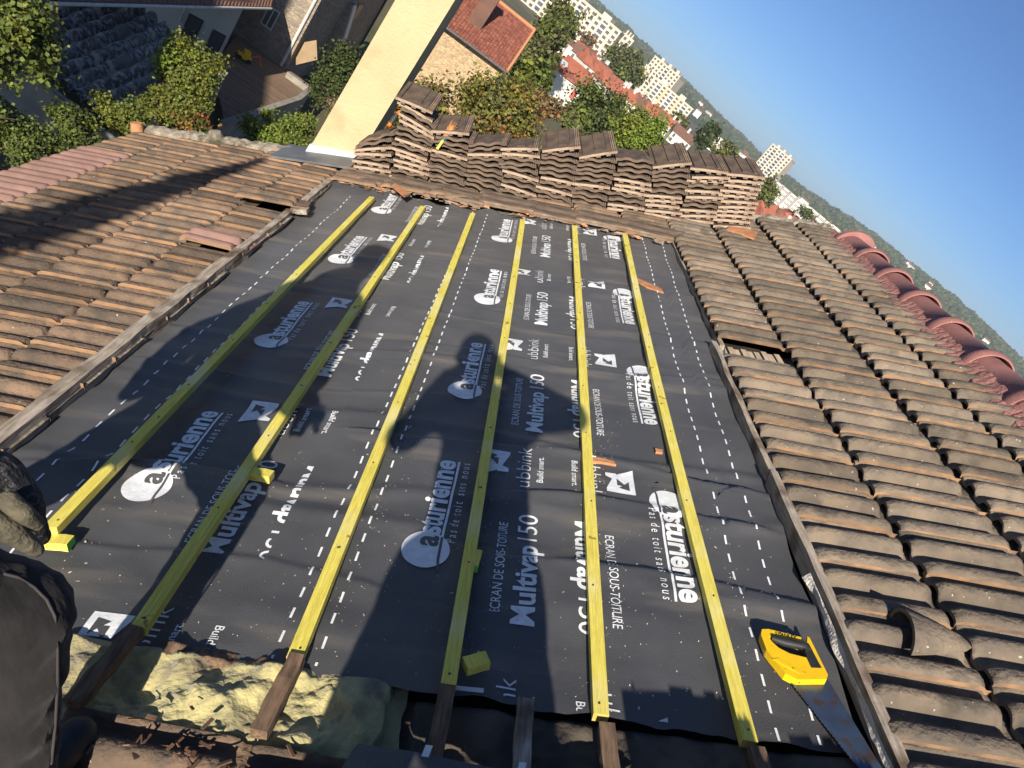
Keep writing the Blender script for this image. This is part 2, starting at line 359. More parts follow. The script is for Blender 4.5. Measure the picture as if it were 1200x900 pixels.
r=part(b,'slipped_tile',['tile_rust','tile_edge','mortar']); r['label']='slipped tile sitting crooked with a gap beside it'
# far field under the stacks
b = MB()
for c,(a0,a1) in enumerate(((-1.56,-1.18),(-1.18,-.80),(-.80,-.42),(-.42,-.04),(-.04,.34),(.34,.72),(.72,1.08))):
    for k in range(4):
        if 5.60+k*PW<6.3: tile_geo(b, a0, a1, 5.60+k*PW, rnd)
part(b,'tile_field',['tile_rust','tile_edge','mortar'])
# old tiles still lying at the photographer's feet
b = MB()
for a0,a1 in ((-1.24,-.855),(-.85,-.435),(-.43,-.03),(-.02,.36),(.37,.74),(.75,1.10)):
    for k in range(5): tile_geo(b, a0, a1, .785-k*PW+(-.008 if a0<-.5 else -.035 if a0<-.1 else -.09), rnd, base=-.012)
part(b,'tile_field',['tile_rust','tile_edge','mortar'])
# hood of the ventilation tile
b = MB(); n=14
b.grid(lambda a,t: (1.20+.20*t, 1.535+(.062*(1-t)**.6+.012)*math.cos(math.pi*a)*-1, .055+(.075*(1-t)**.75)*math.sin(math.pi*a)), n, 8)
b.grid(lambda a,t: (1.203+.195*t, 1.535+(.052*(1-t)**.6+.010)*math.cos(math.pi*a)*-1, .053+(.064*(1-t)**.75)*math.sin(math.pi*a)), n, 8)
b.grid(lambda a,t: (1.20, 1.535-(.074-.012*t)*math.cos(math.pi*a), .054+(.075-.011*t)*math.sin(math.pi*a)), n, 1)
part(b,'vent_hood','tile')
# ridge tiles
RVC, RW = 2.555, .008
def ridge_tile(u0,u1,end=False):
    m=MB(); r0=.126; N=16
    def sec(u,r): return [(RVC+.03*(u-3.3)-r*math.cos(math.pi*i/N)*1.05, u, RW-.02+r*math.sin(math.pi*i/N)) for i in range(N+1)]
    st=[(u0,r0+.020),(u0+.018,r0+.027),(u0+.055,r0+.027),(u0+.072,r0+.018),(u0+.08,r0+.003),(u1-.1,r0-.004),(u1+.05,r0-.006)]
    vs=[];
    for u,r in st: vs+=sec(u,r)
    W_=N+1
    m.add(vs,[(j*W_+i,j*W_+i+1,(j+1)*W_+i+1,(j+1)*W_+i) for j in range(len(st)-1) for i in range(N)],0,True)
    ins=sec(u0,r0+.012); m.add(vs[:W_]+ins,[(i,i+1,W_+i+1,W_+i) for i in range(N)],0,False)
    ins2=sec(u0+.3,r0-.02); m.add(ins+ins2,[(i,i+1,W_+i+1,W_+i) for i in range(N)],0,True)
    if end:
        e=sec(u1+.05,r0-.006); m.add(e,[tuple(range(W_))],0,False)
        m.add([(p[0]+(p[0]-RVC)*.35,p[1]-.02,p[2]+.035) for p in e]+[(p[0]+(p[0]-RVC)*.35,p[1]+.03,p[2]+.035) for p in e],[(i,i+1,W_+i+1,W_+i) for i in range(N)]+[tuple(range(W_))[::-1],tuple(range(W_,2*W_))],0,False)
    return m.build('ridge_tile','ridge_red',house)
us=[.9+.455*i for i in range(12)]
for i in range(11): ridge_tile(us[i],us[i+1],i==10)
b=MB(); rr=random.Random(5); vs=[];fs=[];nn=260
for i in range(nn):
    u=.8+i*(5.35/nn); j=rr.uniform(-.006,.005)+.009*math.sin(u*29.2); sk=.03*(u-3.3)
    for (dv,w) in ((-.185-.02+j,.028),(-.185+j,.055),(-.14,.060),(-.08,.085)): vs.append((RVC+sk+dv,u,w+rr.uniform(-.004,.004)))
for i in range(nn-1):
    for k in range(3): fs.append((4*i+k,4*i+k+1,4*i+4+k+1,4*i+4+k))
b.add(vs,fs,0,False); part(b,'ridge_mortar','mortar_red')
# mortar verges at the far gable
def mortar_strip(v0,v1,u,wd,h,seed):
    m=MB(); q=random.Random(seed); n=int(abs(v1-v0)/.03); vs=[];fs=[]
    for i in range(n+1):
        v=v0+(v1-v0)*i/n
        for (a,w) in ((0,-.02),(.0,h*.9),(.4,h*1.2),(.75,h*1.15),(1,h*.8),(1,-.02)): vs.append((v,u+a*wd+q.uniform(-.02,.02),w+q.uniform(-.012,.014)))
    for i in range(n):
        for k in range(5): fs.append((6*i+k,6*i+k+1,6*i+7+k,6*i+6+k))
    m.add(vs,fs,0,False); return m
part(mortar_strip(-3.4,-2.1,6.22,.16,.07,1),'verge_mortar','mortar'); part(mortar_strip(1.6,2.6,6.30,.14,.06,2),'verge_mortar','mortar')
b=MB(); b.tube([(-3.38,6.2,.02),(-3.38,6.2,.12)],.05,10); part(b,'verge_stub','terracotta'); b=MB(); b.tube([(-2.75,6.28,.06),(-2.75,6.28,.13)],[.08,.05],9); part(b,'verge_lump','mortar')
# boards at the two sides of the opening
b=MB(); b.rough_box((-1.61,.8,-.03),(-1.55,3.86,.048),22,.004,1,seed=1); b.rough_box((-1.605,3.86,-.03),(-1.56,4.70,.040),8,.004,1,seed=2); b.rough_box((-1.60,4.86,-.03),(-1.55,5.65,.040),8,.004,1,seed=3)
b.rough_box((-1.57,4.66,.03),(-1.46,4.74,.06),4,.006,0,seed=9)
r=part(b,'verge_board','grey_wood'); r['label']='weathered whitish board along the left side of the opening'
b=MB(); b.rough_box((1.022,.5,-.02),(1.050,2.3,.058),16,.004,1,seed=4); b.rough_box((1.03,2.32,-.03),(1.055,3.5,.04),10,.004,1,seed=5); b.rough_box((1.075,3.5,-.03),(1.10,5.5,.02),10,.004,1,seed=6)
r=part(b,'side_board','grey_wood')
b=MB(); rr=random.Random(18); vs=[]; n=60
for i in range(n+1):
    u=1.02+.75*i/n; a=max(.0005,.004+.026*noise.noise((u*7,1,1))); vs+=[(1.020-a*1.2,u,.012+.006*noise.noise((u*30,2,1))),(1.0195,u,.030+.010*noise.noise((u*14,5,1))),(1.023,u,.034)]
b.add(vs,[(3*i+k,3*i+k+1,3*i+4+k,3*i+3+k) for i in range(n) for k in range(2)]); part(b,'plaster_patch','plaster')
b=MB(); rr=random.Random(8)
for i in range(9): b.box((1.10+i*.036,3.28,-.035),(1.128+i*.036,3.56,-.02+rr.uniform(0,.012)))
part(b,'roof_lath','lath')
b=MB(); b.box((1.0,3.2,-.06),(1.5,3.6,-.045)); part(b,'roof_lath','grey_wood')
# stubs of the old battens
for (v,dv,u0,u1,w,mt) in ((-.80,-.028,.995,1.215,.02,'old_wood'),(-.405,-.015,.985,1.20,.02,'old_wood'),(-.035,-.008,.95,1.175,.012,'old_wood'),(.150,-.0,.93,1.155,.03,'grey_wood'),(.348,.005,.92,1.135,.005,'old_wood'),(.70,.015,.92,1.13,.005,'old_wood')):
    b=MB(); b.rough_box((-.019,0,0),(.019,u1-u0,.027),6,.0025,1,seed=int(v*100)); X=Matrix.Translation((v+dv,u0,w))@Matrix.Rotation(math.atan2(dv,u1-u0),4,'Z'); b.v=[tuple(X@Vector(p)) for p in b.v]
    r=part(b,'old_batten',mt)
    if mt=='grey_wood': r['label']='short mossy grey batten stub'
# rafter edges + torn felt + insulation at the near end
def blob_sheet(name, v0,v1,u0,u1,w0,amp,fr,m,seed,nu=70,nv=26,edge=0.0):
    mb=MB()
    def f(a,t):
        v=v0+(v1-v0)*a; u=u0+(u1-u0)*t; ed=min(a,1-a,t,1-t)*6
        return (v+.012*noise.noise((v*20,u*20,seed)),u+edge*noise.noise((v*9,3.3,seed))*t,w0+min(ed,1)*amp*(.55+fbm(v*fr,u*fr,seed,5))-(.03 if ed<.3 else 0))
    mb.grid(f,nu,nv); return part(mb,name,m)
blob_sheet('insulation',-1.02,-.13,.96,1.22,-.022,.040,7,'insulation',2,220,80)
blob_sheet('insulation',.16,.34,.86,1.0,-.075,.05,14,'insulation',5,30,20)
blob_sheet('torn_felt',-.16,1.04,.82,1.20,-.045,.045,7,'felt',7,100,30)
blob_sheet('torn_felt',-.76,-.46,1.165,1.225,-.012,.028,10,'old_wood',8,40,10)
# chimney
cb = ROOF @ Vector((-1.75,6.22,0)); cx0 = (ROOF@Vector((-1.955,0,.06))).x; cx1 = (ROOF@Vector((-1.53,0,.06))).x
chim = thing('chimney','tall cream rendered chimney rising at the far gable beside stacked tiles','chimney',Matrix.Translation((0,0,cb.z)))
b=MB(); b.box((cx0,6.24,-.35),(cx1,6.82,2.9))
b.build('chimney_shaft','render_cream',chim)
b=MB(); b.box((cx0-.05,6.20,2.9),(cx1+.05,6.86,3.0)); b.tube([((cx0+cx1)/2,6.53,3.0),((cx0+cx1)/2,6.53,3.35)],[.12,.10],14); b.build('chimney_cap','concrete',chim)
b=MB(); zl=(ROOF@Vector((-1.955,6.2,.05))).z-cb.z; zr=(ROOF@Vector((-1.53,6.2,.05))).z-cb.z
b.add([(cx0-.015,6.225,zl-.02),(cx1+.015,6.225,zr-.02),(cx1+.015,6.225,zr+.09),(cx0-.015,6.225,zl+.10),(cx0-.015,6.85,zl-.02),(cx1+.015,6.85,zr-.02),(cx1+.015,6.85,zr+.09),(cx0-.015,6.85,zl+.10)],[(0,1,2,3),(1,5,6,2),(5,4,7,6),(4,0,3,7),(3,2,6,7)])
b.build('flashing','zinc_light',chim)
b=MB(); q=[RL(-2.16,5.93,.075).translation,RL(-1.50,5.93,.075).translation,RL(-1.50,6.26,.085).translation,RL(-2.16,6.40,.085).translation]
q=[(p.x,p.y,p.z-cb.z) for p in q]; b.add(q+[(x,y,z-.02) for x,y,z in q],[(0,1,2,3),(4,5,1,0),(5,6,2,1),(7,4,0,3),(6,7,3,2)])
b.build('lead_apron','zinc',chim)

# ------------------------------------------------------------------ membrane
def hmem(v,u):
    k=.5+.5*noise.noise((v*1.3,u*.9,2))
    h=.010*k*math.sin(2*math.pi*(u+.10*math.sin(v*2.2))/.52+.6)
    h+=.006*fbm(v*1.6,u*2.4,5,3)
    # sharp transverse creases
    for uc,a,sl in ((1.95,.010,.06),(2.36,.013,-.05),(1.74,.008,-.10),(2.95,.010,.05),(3.55,.008,-.03),(4.2,.007,.04),(4.9,.006,.0)):
        d=(u-uc-sl*v-.03*math.sin(v*5+uc))/.035
        h+=1.5*a*math.exp(-d*d)*(.4+.8*max(0,noise.noise((v*1.1,uc*3,1))+.35))
    h+=.0028*fbm(v*9,u*9,3,2)+.008*max(0,fbm(v*2.0+u*.5,u*7.0,8,2))*k
    for uc,a,sl,w0,w1 in ((1.50,.012,-.02,-1.6,.2),(1.93,.016,.05,-1.6,-.62),(1.72,.014,-.06,-.1,1.1),(2.02,.015,.0,-.05,1.1),(2.28,.016,-.02,-.6,1.1),(2.62,.009,.05,-1.6,.1),(3.06,.010,.03,-.6,1.1),(3.45,.009,-.04,-1.6,1.1),(4.05,.008,.03,-.6,1.1)):
        if w0<v<w1:
            d=u-uc-sl*v-.035*math.sin(v*4.3+uc*3)-.012*noise.noise((v*6,uc,4)); f_=min(1,(v-w0)/.15,(w1-v)/.15)*(.35+.9*abs(noise.noise((v*1.7,uc*5,3))))
            h+=1.8*a*f_*(math.exp(d/.06) if d<0 else math.exp(-(d/.013)**2))
    if u<1.35: h+=-.012*(1.35-u)/.18*(.5+noise.noise((v*7,1,1)))
    if u>5.25: h+=.035*((u-5.25)/.25)**1.5*(.5+.7*noise.noise((v*8,u*6,9)))
    return h
def edge_near(v): return 1.185+.018*noise.noise((v*6,2,3))+(.02 if v<-.35 else 0)+.012*noise.noise((v*17,1,1))
def edge_far(v): return 5.50+.05*noise.noise((v*3.1,5,1))+.16*max(0,min(1,(-.5-v)/.9))+(.12 if v>.9 else 0)
def tmesh(body, width=None, height=None, bold=0.0, spacing=1.0):
    cu=bpy.data.curves.new('t','FONT'); cu.body=body; cu.size=1; cu.space_character=spacing; cu.offset=bold; cu.fill_mode='FRONT'; cu.resolution_u=4
    ob=bpy.data.objects.new('t',cu); COL.objects.link(ob); me=applied(ob); bpy.data.objects.remove(ob)
    V=[v.co.copy() for v in me.vertices]; Fc=[tuple(p.vertices) for p in me.polygons]; bpy.data.meshes.remove(me)
    x0,x1=min(p.x for p in V),max(p.x for p in V)
    sx=(width/(x1-x0)) if width else 1; sy=height/.72 if height else sx
    return [((p.x-x0)*sx,p.y*sy) for p in V],Fc
TC={}
def text(*a,**k):
    key=(a,tuple(sorted(k.items())))
    if key not in TC: TC[key]=tmesh(*a,**k)
    return TC[key]
def print_block():
    # flat art of one repeat: x along u from the disc centre, y towards -v; list of (verts, faces, material, level)
    A=[]
    def T(s,x,y,w,h,m=1,lv=1,**k): V,Fc=text(s,w,h,**k); A.append(([(x+a,y+c) for a,c in V],Fc,m,lv))
    n=40; A.append(([(.078*math.cos(2*math.pi*i/n),.073*math.sin(2*math.pi*i/n)) for i in range(n)],[tuple(range(n))],1,1))
    line=[(-.085,-.050),(-.04,-.043),(.06,-.0415),(.25,-.042),(.472,-.044)]
    V=[];Fc=[]
    for i,(x,y) in enumerate(line): V+=[(x,y-.004),(x,y+.004)]
    Fc=[(2*i,2*i+2,2*i+3,2*i+1) for i in range(len(line)-1)]
    A.append((V[4:],[(2*i,2*i+2,2*i+3,2*i+1) for i in range(2)],1,1)); A.append((V[:6],Fc[:2],0,2))
    T('a',.012,-.030,.050,.078,0,2,bold=.03); T('sturienne',.066,-.030,.405,.078,bold=.03)
    T('Pas de toit sans nous',.045,-.083,.425,.031,spacing=1.5)
    T('ECRAN DE SOUS-TOITURE',-.21,-.241,.40,.030)
    T('Multivap',-.245,-.337,.325,.066,bold=.028); T('150',.115,-.337,.125,.066)
    T('ubbink',.385,-.302,.235,.055,bold=-.012); T('Build smart.',.42,-.348,.155,.024,bold=.01)
    x0,x1,y0,y1=.425,.575,-.222,-.118
    A.append(([(x0,y1),(x0+.03,y1-.055),(x0+.052,y0+.028),(x1-.02,y0),(x1,y0),(x1,y1)],[(0,1,5),(1,2,3,4,5)],1,1))
    A.append(([(x0+.03,y0),(x0+.05,y0),(x0+.085,y0+.055),(x0+.03,y0+.04)],[(0,1,2,3)],1,1))
    A.append(([(x0+.062,y0+.04),(x0+.105,y0+.075),(x0+.105,y0+.04)],[(0,1,2)],0,2)); A.append(([(x0+.075,y1-.02),(x0+.12,y0+.045),(x0+.13,y1-.02)],[(0,1,2)],0,2))
    def mid(k,V):
        return .40 if k<6 else (-.02 if k==6 else (-.005 if k<9 else 1.0))
    return [(V,Fc,m,lv,mid(k,V)) for k,(V,Fc,m,lv) in enumerate(A)]
ART=print_block()
def strip(name,label,v0f,v1f,vc,u0s,u1s,dashes,wbase):
    mb=MB(); nu,nv=int((v1f(3)-v0f(3))/.02),400
    def f(a,t):
        va=v0f(3)+(v1f(3)-v0f(3))*a; un,uf=edge_near(va),edge_far(va); u=un+(uf-un)*t; v0,v1=v0f(u),v1f(u); v=v0+(v1-v0)*a
        return (v,u,wbase+hmem(v,u))
    mb.grid(f,nu,nv,0)
    tree_=BVHTree.FromPolygons(mb.v,mb.f)
    def zat(x,y):
        hit=tree_.ray_cast(Vector((x,y,.5)),Vector((0,0,-1)))[0]
        return hit.z if hit is not None else wbase+hmem(x,y)
    bm=bmesh.new()
    def addart(V,Fc,m,lv,xf):
        vs=[bm.verts.new((*xf(x,y),lv*1.0)) for x,y in V]
        for q in Fc:
            try: fc=bm.faces.new([vs[i] for i in q]); fc.material_index=m
            except Exception: pass
    for u0 in u0s:
        for V,Fc,m,lv,s2 in ART: addart(V,Fc,m,lv,lambda x,y:(vc-y,u0+x))
    for u0 in u0s:
        for k,(V,Fc,m,lv,s2) in enumerate(ART): addart(V,Fc,m,lv,lambda x,y,s2=s2,k=k:(vc+.77+y+(.030 if vc>-.5 else .006)+(.012 if k==9 else 0),u0+s2-x))
    for va,vb in dashes:
        u=1.1+.01
        while u<5.4:
            v=va+(vb-va)*(u-1.2)/4.0; w=.0033
            v2=va+(vb-va)*(u+.038-1.2)/4.0
            addart([(v-w,u),(v+w,u),(v2+w,u+.038),(v2-w,u+.038)],[(0,1,2,3)],1,1,lambda x,y:(x,y)); u+=.080
    for ax_,lo,hi in ((0,v0f(3)-.3,v1f(3)+.3),(1,1.0,5.6)):
        c=lo
        while c<hi:
            no=[0,0,0]; no[ax_]=1; co=[0,0,0]; co[ax_]=c
            bmesh.ops.bisect_plane(bm,geom=bm.verts[:]+bm.edges[:]+bm.faces[:],plane_co=co,plane_no=no); c+=(.03 if ax_==0 else .0155)
    idx={}; k=len(mb.v); bm.verts.ensure_lookup_table()
    keep=[]
    for fc in bm.faces:
        c=fc.calc_center_median()
        if v0f(c.y)+.012<c.x<v1f(c.y)-.012 and edge_near(c.x)+.012<c.y<edge_far(c.x)-.06: keep.append(fc)
    for fc in keep:
        ids=[]
        for vv in fc.verts:
            if vv.index not in idx: idx[vv.index]=len(mb.v); mb.v.append((vv.co.x,vv.co.y,zat(vv.co.x,vv.co.y)+.0009*vv.co.z+.0012))
            ids.append(idx[vv.index])
        mb.f.append(ids); mb.m.append(fc.material_index); mb.sm.append(True)
    bm.free()
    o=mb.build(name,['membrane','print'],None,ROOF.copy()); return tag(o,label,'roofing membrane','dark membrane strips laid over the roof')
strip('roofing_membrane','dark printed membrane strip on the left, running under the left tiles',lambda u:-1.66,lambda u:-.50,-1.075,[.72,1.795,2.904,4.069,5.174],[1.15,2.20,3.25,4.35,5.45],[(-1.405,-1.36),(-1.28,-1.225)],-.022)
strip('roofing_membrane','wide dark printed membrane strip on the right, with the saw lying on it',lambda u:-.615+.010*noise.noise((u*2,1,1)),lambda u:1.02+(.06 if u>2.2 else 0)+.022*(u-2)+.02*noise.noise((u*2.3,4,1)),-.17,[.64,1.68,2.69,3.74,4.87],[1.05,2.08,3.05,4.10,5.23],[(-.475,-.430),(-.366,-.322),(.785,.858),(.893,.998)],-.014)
# ------------------------------------------------------------------ yellow battens
BL=[(-1.19,-1.175,1.50,5.30,'yellow batten nearest the left tiles, its near end propped on a block'),(-.80,-.79,1.215,5.27,'second yellow batten from the left, with an offcut pushed against its side'),(-.41,-.42,1.19,5.28,'third yellow batten from the left, between two dashed lines'),(-.035,-.05,1.18,5.29,"fourth yellow batten from the left, crossing the photographer's shadow"),(.335,.335,1.16,5.31,'fifth yellow batten from the left, over the upside-down lettering'),(.69,.71,1.145,5.27,'rightmost yellow batten, bowed, closest to the saw')]
for i,(va,vb,ua,ub,lab) in enumerate(BL):
    b=MB(); q=random.Random(i); n=14; W,H=.0188,.027; vs=[];fs=[]
    for k in range(n+1):
        t=k/n; u=ua+(ub-ua)*t; v=va+(vb-va)*t+(.012*math.sin(math.pi*t)*(-1.6 if i==5 else .3)); w=.006+.006*math.sin(3*t+i)
        if i==0: w+=.012*(1-t)
        vs+=[(v-W,u,w),(v+W,u,w),(v+W,u,w+H),(v-W,u,w+H)]
    for k in range(n):
        for j in range(4): fs.append((4*k+j,4*k+(j+1)%4,4*k+4+(j+1)%4,4*k+4+j))
    b.add(vs,fs,0); b.add(vs[:4],[(3,2,1,0)],1); b.add(vs[-4:],[(0,1,2,3)],1)
    u=ua+.03
    while u<ub:
        t=(u-ua)/(ub-ua); v=va+(vb-va)*t+(.012*math.sin(math.pi*t)*(-1.6 if i==5 else .3)); w=.006+.006*math.sin(3*t+i)+H+(.012*(1-t) if i==0 else 0)
        b.tube([(v+q.uniform(-.006,.006),u,w-.002),(v+q.uniform(-.006,.006),u,w+.0012)],.0032,7,2); u+=q.uniform(.36,.46)
    o=b.build('batten',['yellow_wood','end_grain','nail'],None,ROOF.copy()); tag(o,lab,'batten','new yellow battens across the membrane')
def offcut(v,u,w,rz,L,label,tilt=0,H=.027,mats=('yellow_wood','end_grain'),W=.038):
    b=MB(); b.rough_box((-L/2,-W/2,0),(L/2,W/2,H),3,.001,0,mi_end=1); o=b.build('wood_offcut',list(mats),None,RL(v,u,w,rz)@Matrix.Rotation(tilt,4,'X')); return tag(o,label,'wood offcut','yellow batten offcuts')
offcut(.025,1.265,.004,R_(28),.062,'yellow batten offcut lying loose on the shaded membrane',R_(0))
offcut(-.752,1.885,.008,R_(-4),.085,'yellow offcut stuck out from the second batten')
MATS['green_paint']=mat('green_paint',(.16,.62,.10),rough=.6)
offcut(-1.165,1.485,-.008,R_(4),.07,'yellow offcut with a green top under the end of the left batten',mats=('yellow_wood','green_paint'))
offcut(-.012,1.635,.002,R_(84),.07,'small offcut with a green end beside the middle batten',mats=('yellow_wood','green_paint'),W=.02)
def shard(poly,label,m='terracotta'):
    q=[plane(x,y,.006) for x,y in poly]; c=(sum(p[0] for p in q)/len(q),sum(p[1] for p in q)/len(q))
    b=MB(); h=hmem(*c); b.prism([(p[0]-c[0],p[1]-c[1]) for p in q],0,.011); o=b.build('tile_shard',m,None,RL(c[0],c[1],max(h-.014,-.012)+.003)); return tag(o,label,'tile shard','orange tile shards on the membrane')
shard([(778,342),(775,337),(757,329),(744,324),(746,328),(758,335)],'orange tile splinter by the top of the right dashed line')
shard([(688,536),(689,541),(705,542),(722,545),(719,541),(703,537)],'thin orange tile splinter beside the fifth batten')
shard([(768,524),(769,528),(777,529),(777,526)],'tiny orange tile chip touching the rightmost batten')
# ------------------------------------------------------------------ hand saw
saw=thing('hand_saw','yellow and black handled hand saw with a rusty blade on the membrane','saw',RL(*plane(925,785,.0),.0))
so_=saw.matrix_world.inverted()@ROOF
def cpx(x,y): return (860+x/5.0,720+y/5.0)
def sp(pts,w): return [(lambda p:(p[0],p[1]))(plane(*cpx(*q),w)) for q in pts]
def local(mb): mb.v=[tuple(so_@Vector(p)) for p in mb.v]; return mb
outer=[(165,85),(205,84),(395,132),(398,150),(430,165),(432,128),(445,135),(552,352),(545,378),(376,380),(302,342),(218,240),(192,205),(160,118)]
hole=[(205,130),(225,160),(265,195),(330,228),(440,255),(420,180),(360,160),(245,128)]
o2=sp(outer,.028); h2=sp(hole,.028)
# handle ring: outer outline joined to the grip hole with a bridge
def ring(mb,outer,hole,w0,w1,mi):
    bm=bmesh.new(); ov=[bm.verts.new((*p,w1)) for p in outer]; hv=[bm.verts.new((*p,w1)) for p in hole]
    ed=[bm.edges.new((L[i],L[(i+1)%len(L)])) for L in (ov,hv) for i in range(len(L))]
    bmesh.ops.triangle_fill(bm,use_beauty=True,use_dissolve=False,edges=ed); bm.verts.index_update()
    vs=[v.co.copy() for v in bm.verts]; fs=[[v.index for v in f.verts] for f in bm.faces]; bm.free()
    mb.add(vs,fs,mi); mb.add([(p.x,p.y,w0) for p in vs],[f[::-1] for f in fs],mi)
    for L in (outer,hole):
        n=len(L); mb.add([(*p,w0) for p in L]+[(*p,w1) for p in L],[(i,(i+1)%n,n+(i+1)%n,n+i) for i in range(n)],mi)
b=MB(); ring(b,o2,h2,.002,.027,0); h=local(b).build('handle','saw_yellow',saw)
b=MB(); gp=[Vector((*p,.026)) for p in sp([(222,138),(300,165),(370,178),(420,190),(440,215)],.026)]; b.tube(gp,[.009,.012,.012,.012,.010],10)
gq=sp([(405,175),(440,170),(500,285),(515,310),(455,308),(430,255)],.03); b.prism(gq,.0,.0295); local(b).build('grip','black_rubber',saw)
b=MB(); gq=sp([(228,262),(262,255),(410,340),(395,352)],.028); b.prism(gq,.0265,.0285); local(b).build('handle_rib','saw_yellow',saw)
V,Fc=text('STANLEY',1,1,bold=.02); pa,pb=sp([(240,118),(366,146)],.028); pc=sp([(244,100)],.028)[0]
ux=(Vector(pb)-Vector(pa)); uy=(Vector(pc)-Vector(pa)); b=MB(); b.add([(pa[0]+ux.x*x+uy.x*y,pa[1]+ux.y*x+uy.y*y,.0282) for x,y in V],Fc); local(b).build('lettering','black_rubber',saw)
bl=sp([(548,378),(876,915),(745,915)],.006); te=sp([(745,915),(214,246)],.006); b=MB(); teeth=[]
n=70
for i in range(n):
    p=Vector(te[0]).lerp(Vector(te[1]),i/n); teeth.append((p.x-.003*(i%2),p.y))
b.prism(sp([(380,378)],.006)+[bl[0],bl[1]]+teeth,.005,.0068); local(b).build('blade','saw_steel',saw)
# ------------------------------------------------------------------ stacked tiles
def stack_mesh(kind):
    mb=MB(); W,L,T=.298,.43,.020; n=24
    def prof(x):
        t=(x/W)%1; 
        if kind=='wave':
            return .0115*(math.exp(-((t-.30)/.13)**4)+math.exp(-((t-.74)/.12)**4))
        return .0025*math.sin(t*3.14)
    for s_,mi in ((T,0),(0,0)):
        mb.grid(lambda a,t: (-W/2+W*a, L*t, s_+prof(W*a)*(1 if t<.93 else .5)), n, 4, mi, True)
    xs=[i/n for i in range(n+1)]
    for y,mi in ((0,0 if kind=='wave' else 1),(L,1)):
        vs=[(-W/2+W*a,y,prof(W*a)*(1 if y==0 else .5)) for a in xs]+[(-W/2+W*a,y,T+prof(W*a)*(1 if y==0 else .5)) for a in xs]
        mb.add(vs,[(i,i+1,n+2+i,n+1+i) for i in range(n)],mi)
    for x,mi in ((-W/2,0),(W/2,1)):
        mb.add([(x,0,prof(0)),(x,L,prof(0)),(x,L,T+prof(0)),(x,0,T+prof(0))],[(0,1,2,3)],mi)
    for k in range(3): mb.box((W/2-.012-k*.014,0.004,T),(W/2-.006-k*.014,L,T+.007),1)
    if kind!='wave':
        for x in (-.09,.0,.08): mb.box((x-.018,.001,-.012),(x+.018,.03,.0),1)
        mb.box((-W/2+.03,.0,T),(-W/2+.036,L,T+.012),0); mb.box((-.02,.05,T),(.04,L,T+.012),0); mb.box((.07,.05,T),(.10,L,T+.010),0)
    return mb.mesh('roof_tile_'+('wavy' if kind=='wave' else 'straight'),['stack_tile','stack_clay'])
SMW,SMS=stack_mesh('wave'),stack_mesh('flat')
q=random.Random(11)
# v, height, tilt at the base, tilt at the top (degrees), share of straight fronts
STK=[(-1.30,.33,-3,24,.5),(-1.00,.54,-4,-24,.4),(-.705,.40,-10,-4,.1),(-.415,.40,-14,14,.25),(-.12,.42,-13,10,.3),(.17,.42,-9,4,.25),(.46,.41,-4,5,.1),(.75,.46,-3,3,.35),(1.04,.42,0,9,.45),(1.33,.42,4,5,.85),(1.62,.39,4,3,1.0)]
placed=0
for si,(v,hgt,t0,t1,sh) in enumerate(STK):
    w=.055; nl=int(hgt/.0385)
    for k in range(nl):
        f=k/max(1,nl-1); tilt=t0+(t1-t0)*f**1.5+q.uniform(-3.5,3.5); kind=SMS if q.random()<sh else SMW
        o=bpy.data.objects.new('roof_tile',kind); COL.objects.link(o)
        o.matrix_world=ROOF@Matrix.Translation((v+q.uniform(-.022,.022)+(.0 if f<.5 else .02*math.sin(si)),5.83+q.uniform(-.02,.02)+(.03*f),w))@Matrix.Rotation(R_(-tilt),4,'Y')@Matrix.Rotation(R_(q.uniform(-2.5,2.5)),4,'Z')
        tag(o,'old brown clay tile lying flat in the stacks along the far roof edge','roof tile','old tiles stacked along the far roof edge'); w+=.0385*(1+.02*abs(tilt)/10); placed+=1
    if si in (1,5,6,8,9,10,2):
        tl={1:(-14,10,'top tile of the tallest stack, leaning beside the chimney'),2:(4,8,'top tile of the stack with the hand brush'),5:(14,9,'raised tile tilted up on the stacks in front of the dark tree'),6:(17,11,'steeply tilted tile on the stacks showing its ribbed face'),8:(14,10,'tilted tile on top under the bright green tree'),9:(1,6,'upper tile on the second stack from the right end'),10:(2,7,'tile on top of the rightmost stack below the tower')}[si]
        o=bpy.data.objects.new('roof_tile',SMS); COL.objects.link(o)
        o.matrix_world=ROOF@Matrix.Translation((v,5.84,w+.012))@Matrix.Rotation(R_(-tl[0]),4,'Y')@Matrix.Rotation(R_(tl[1]),4,'X'); tag(o,tl[2],'roof tile','old tiles stacked along the far roof edge')
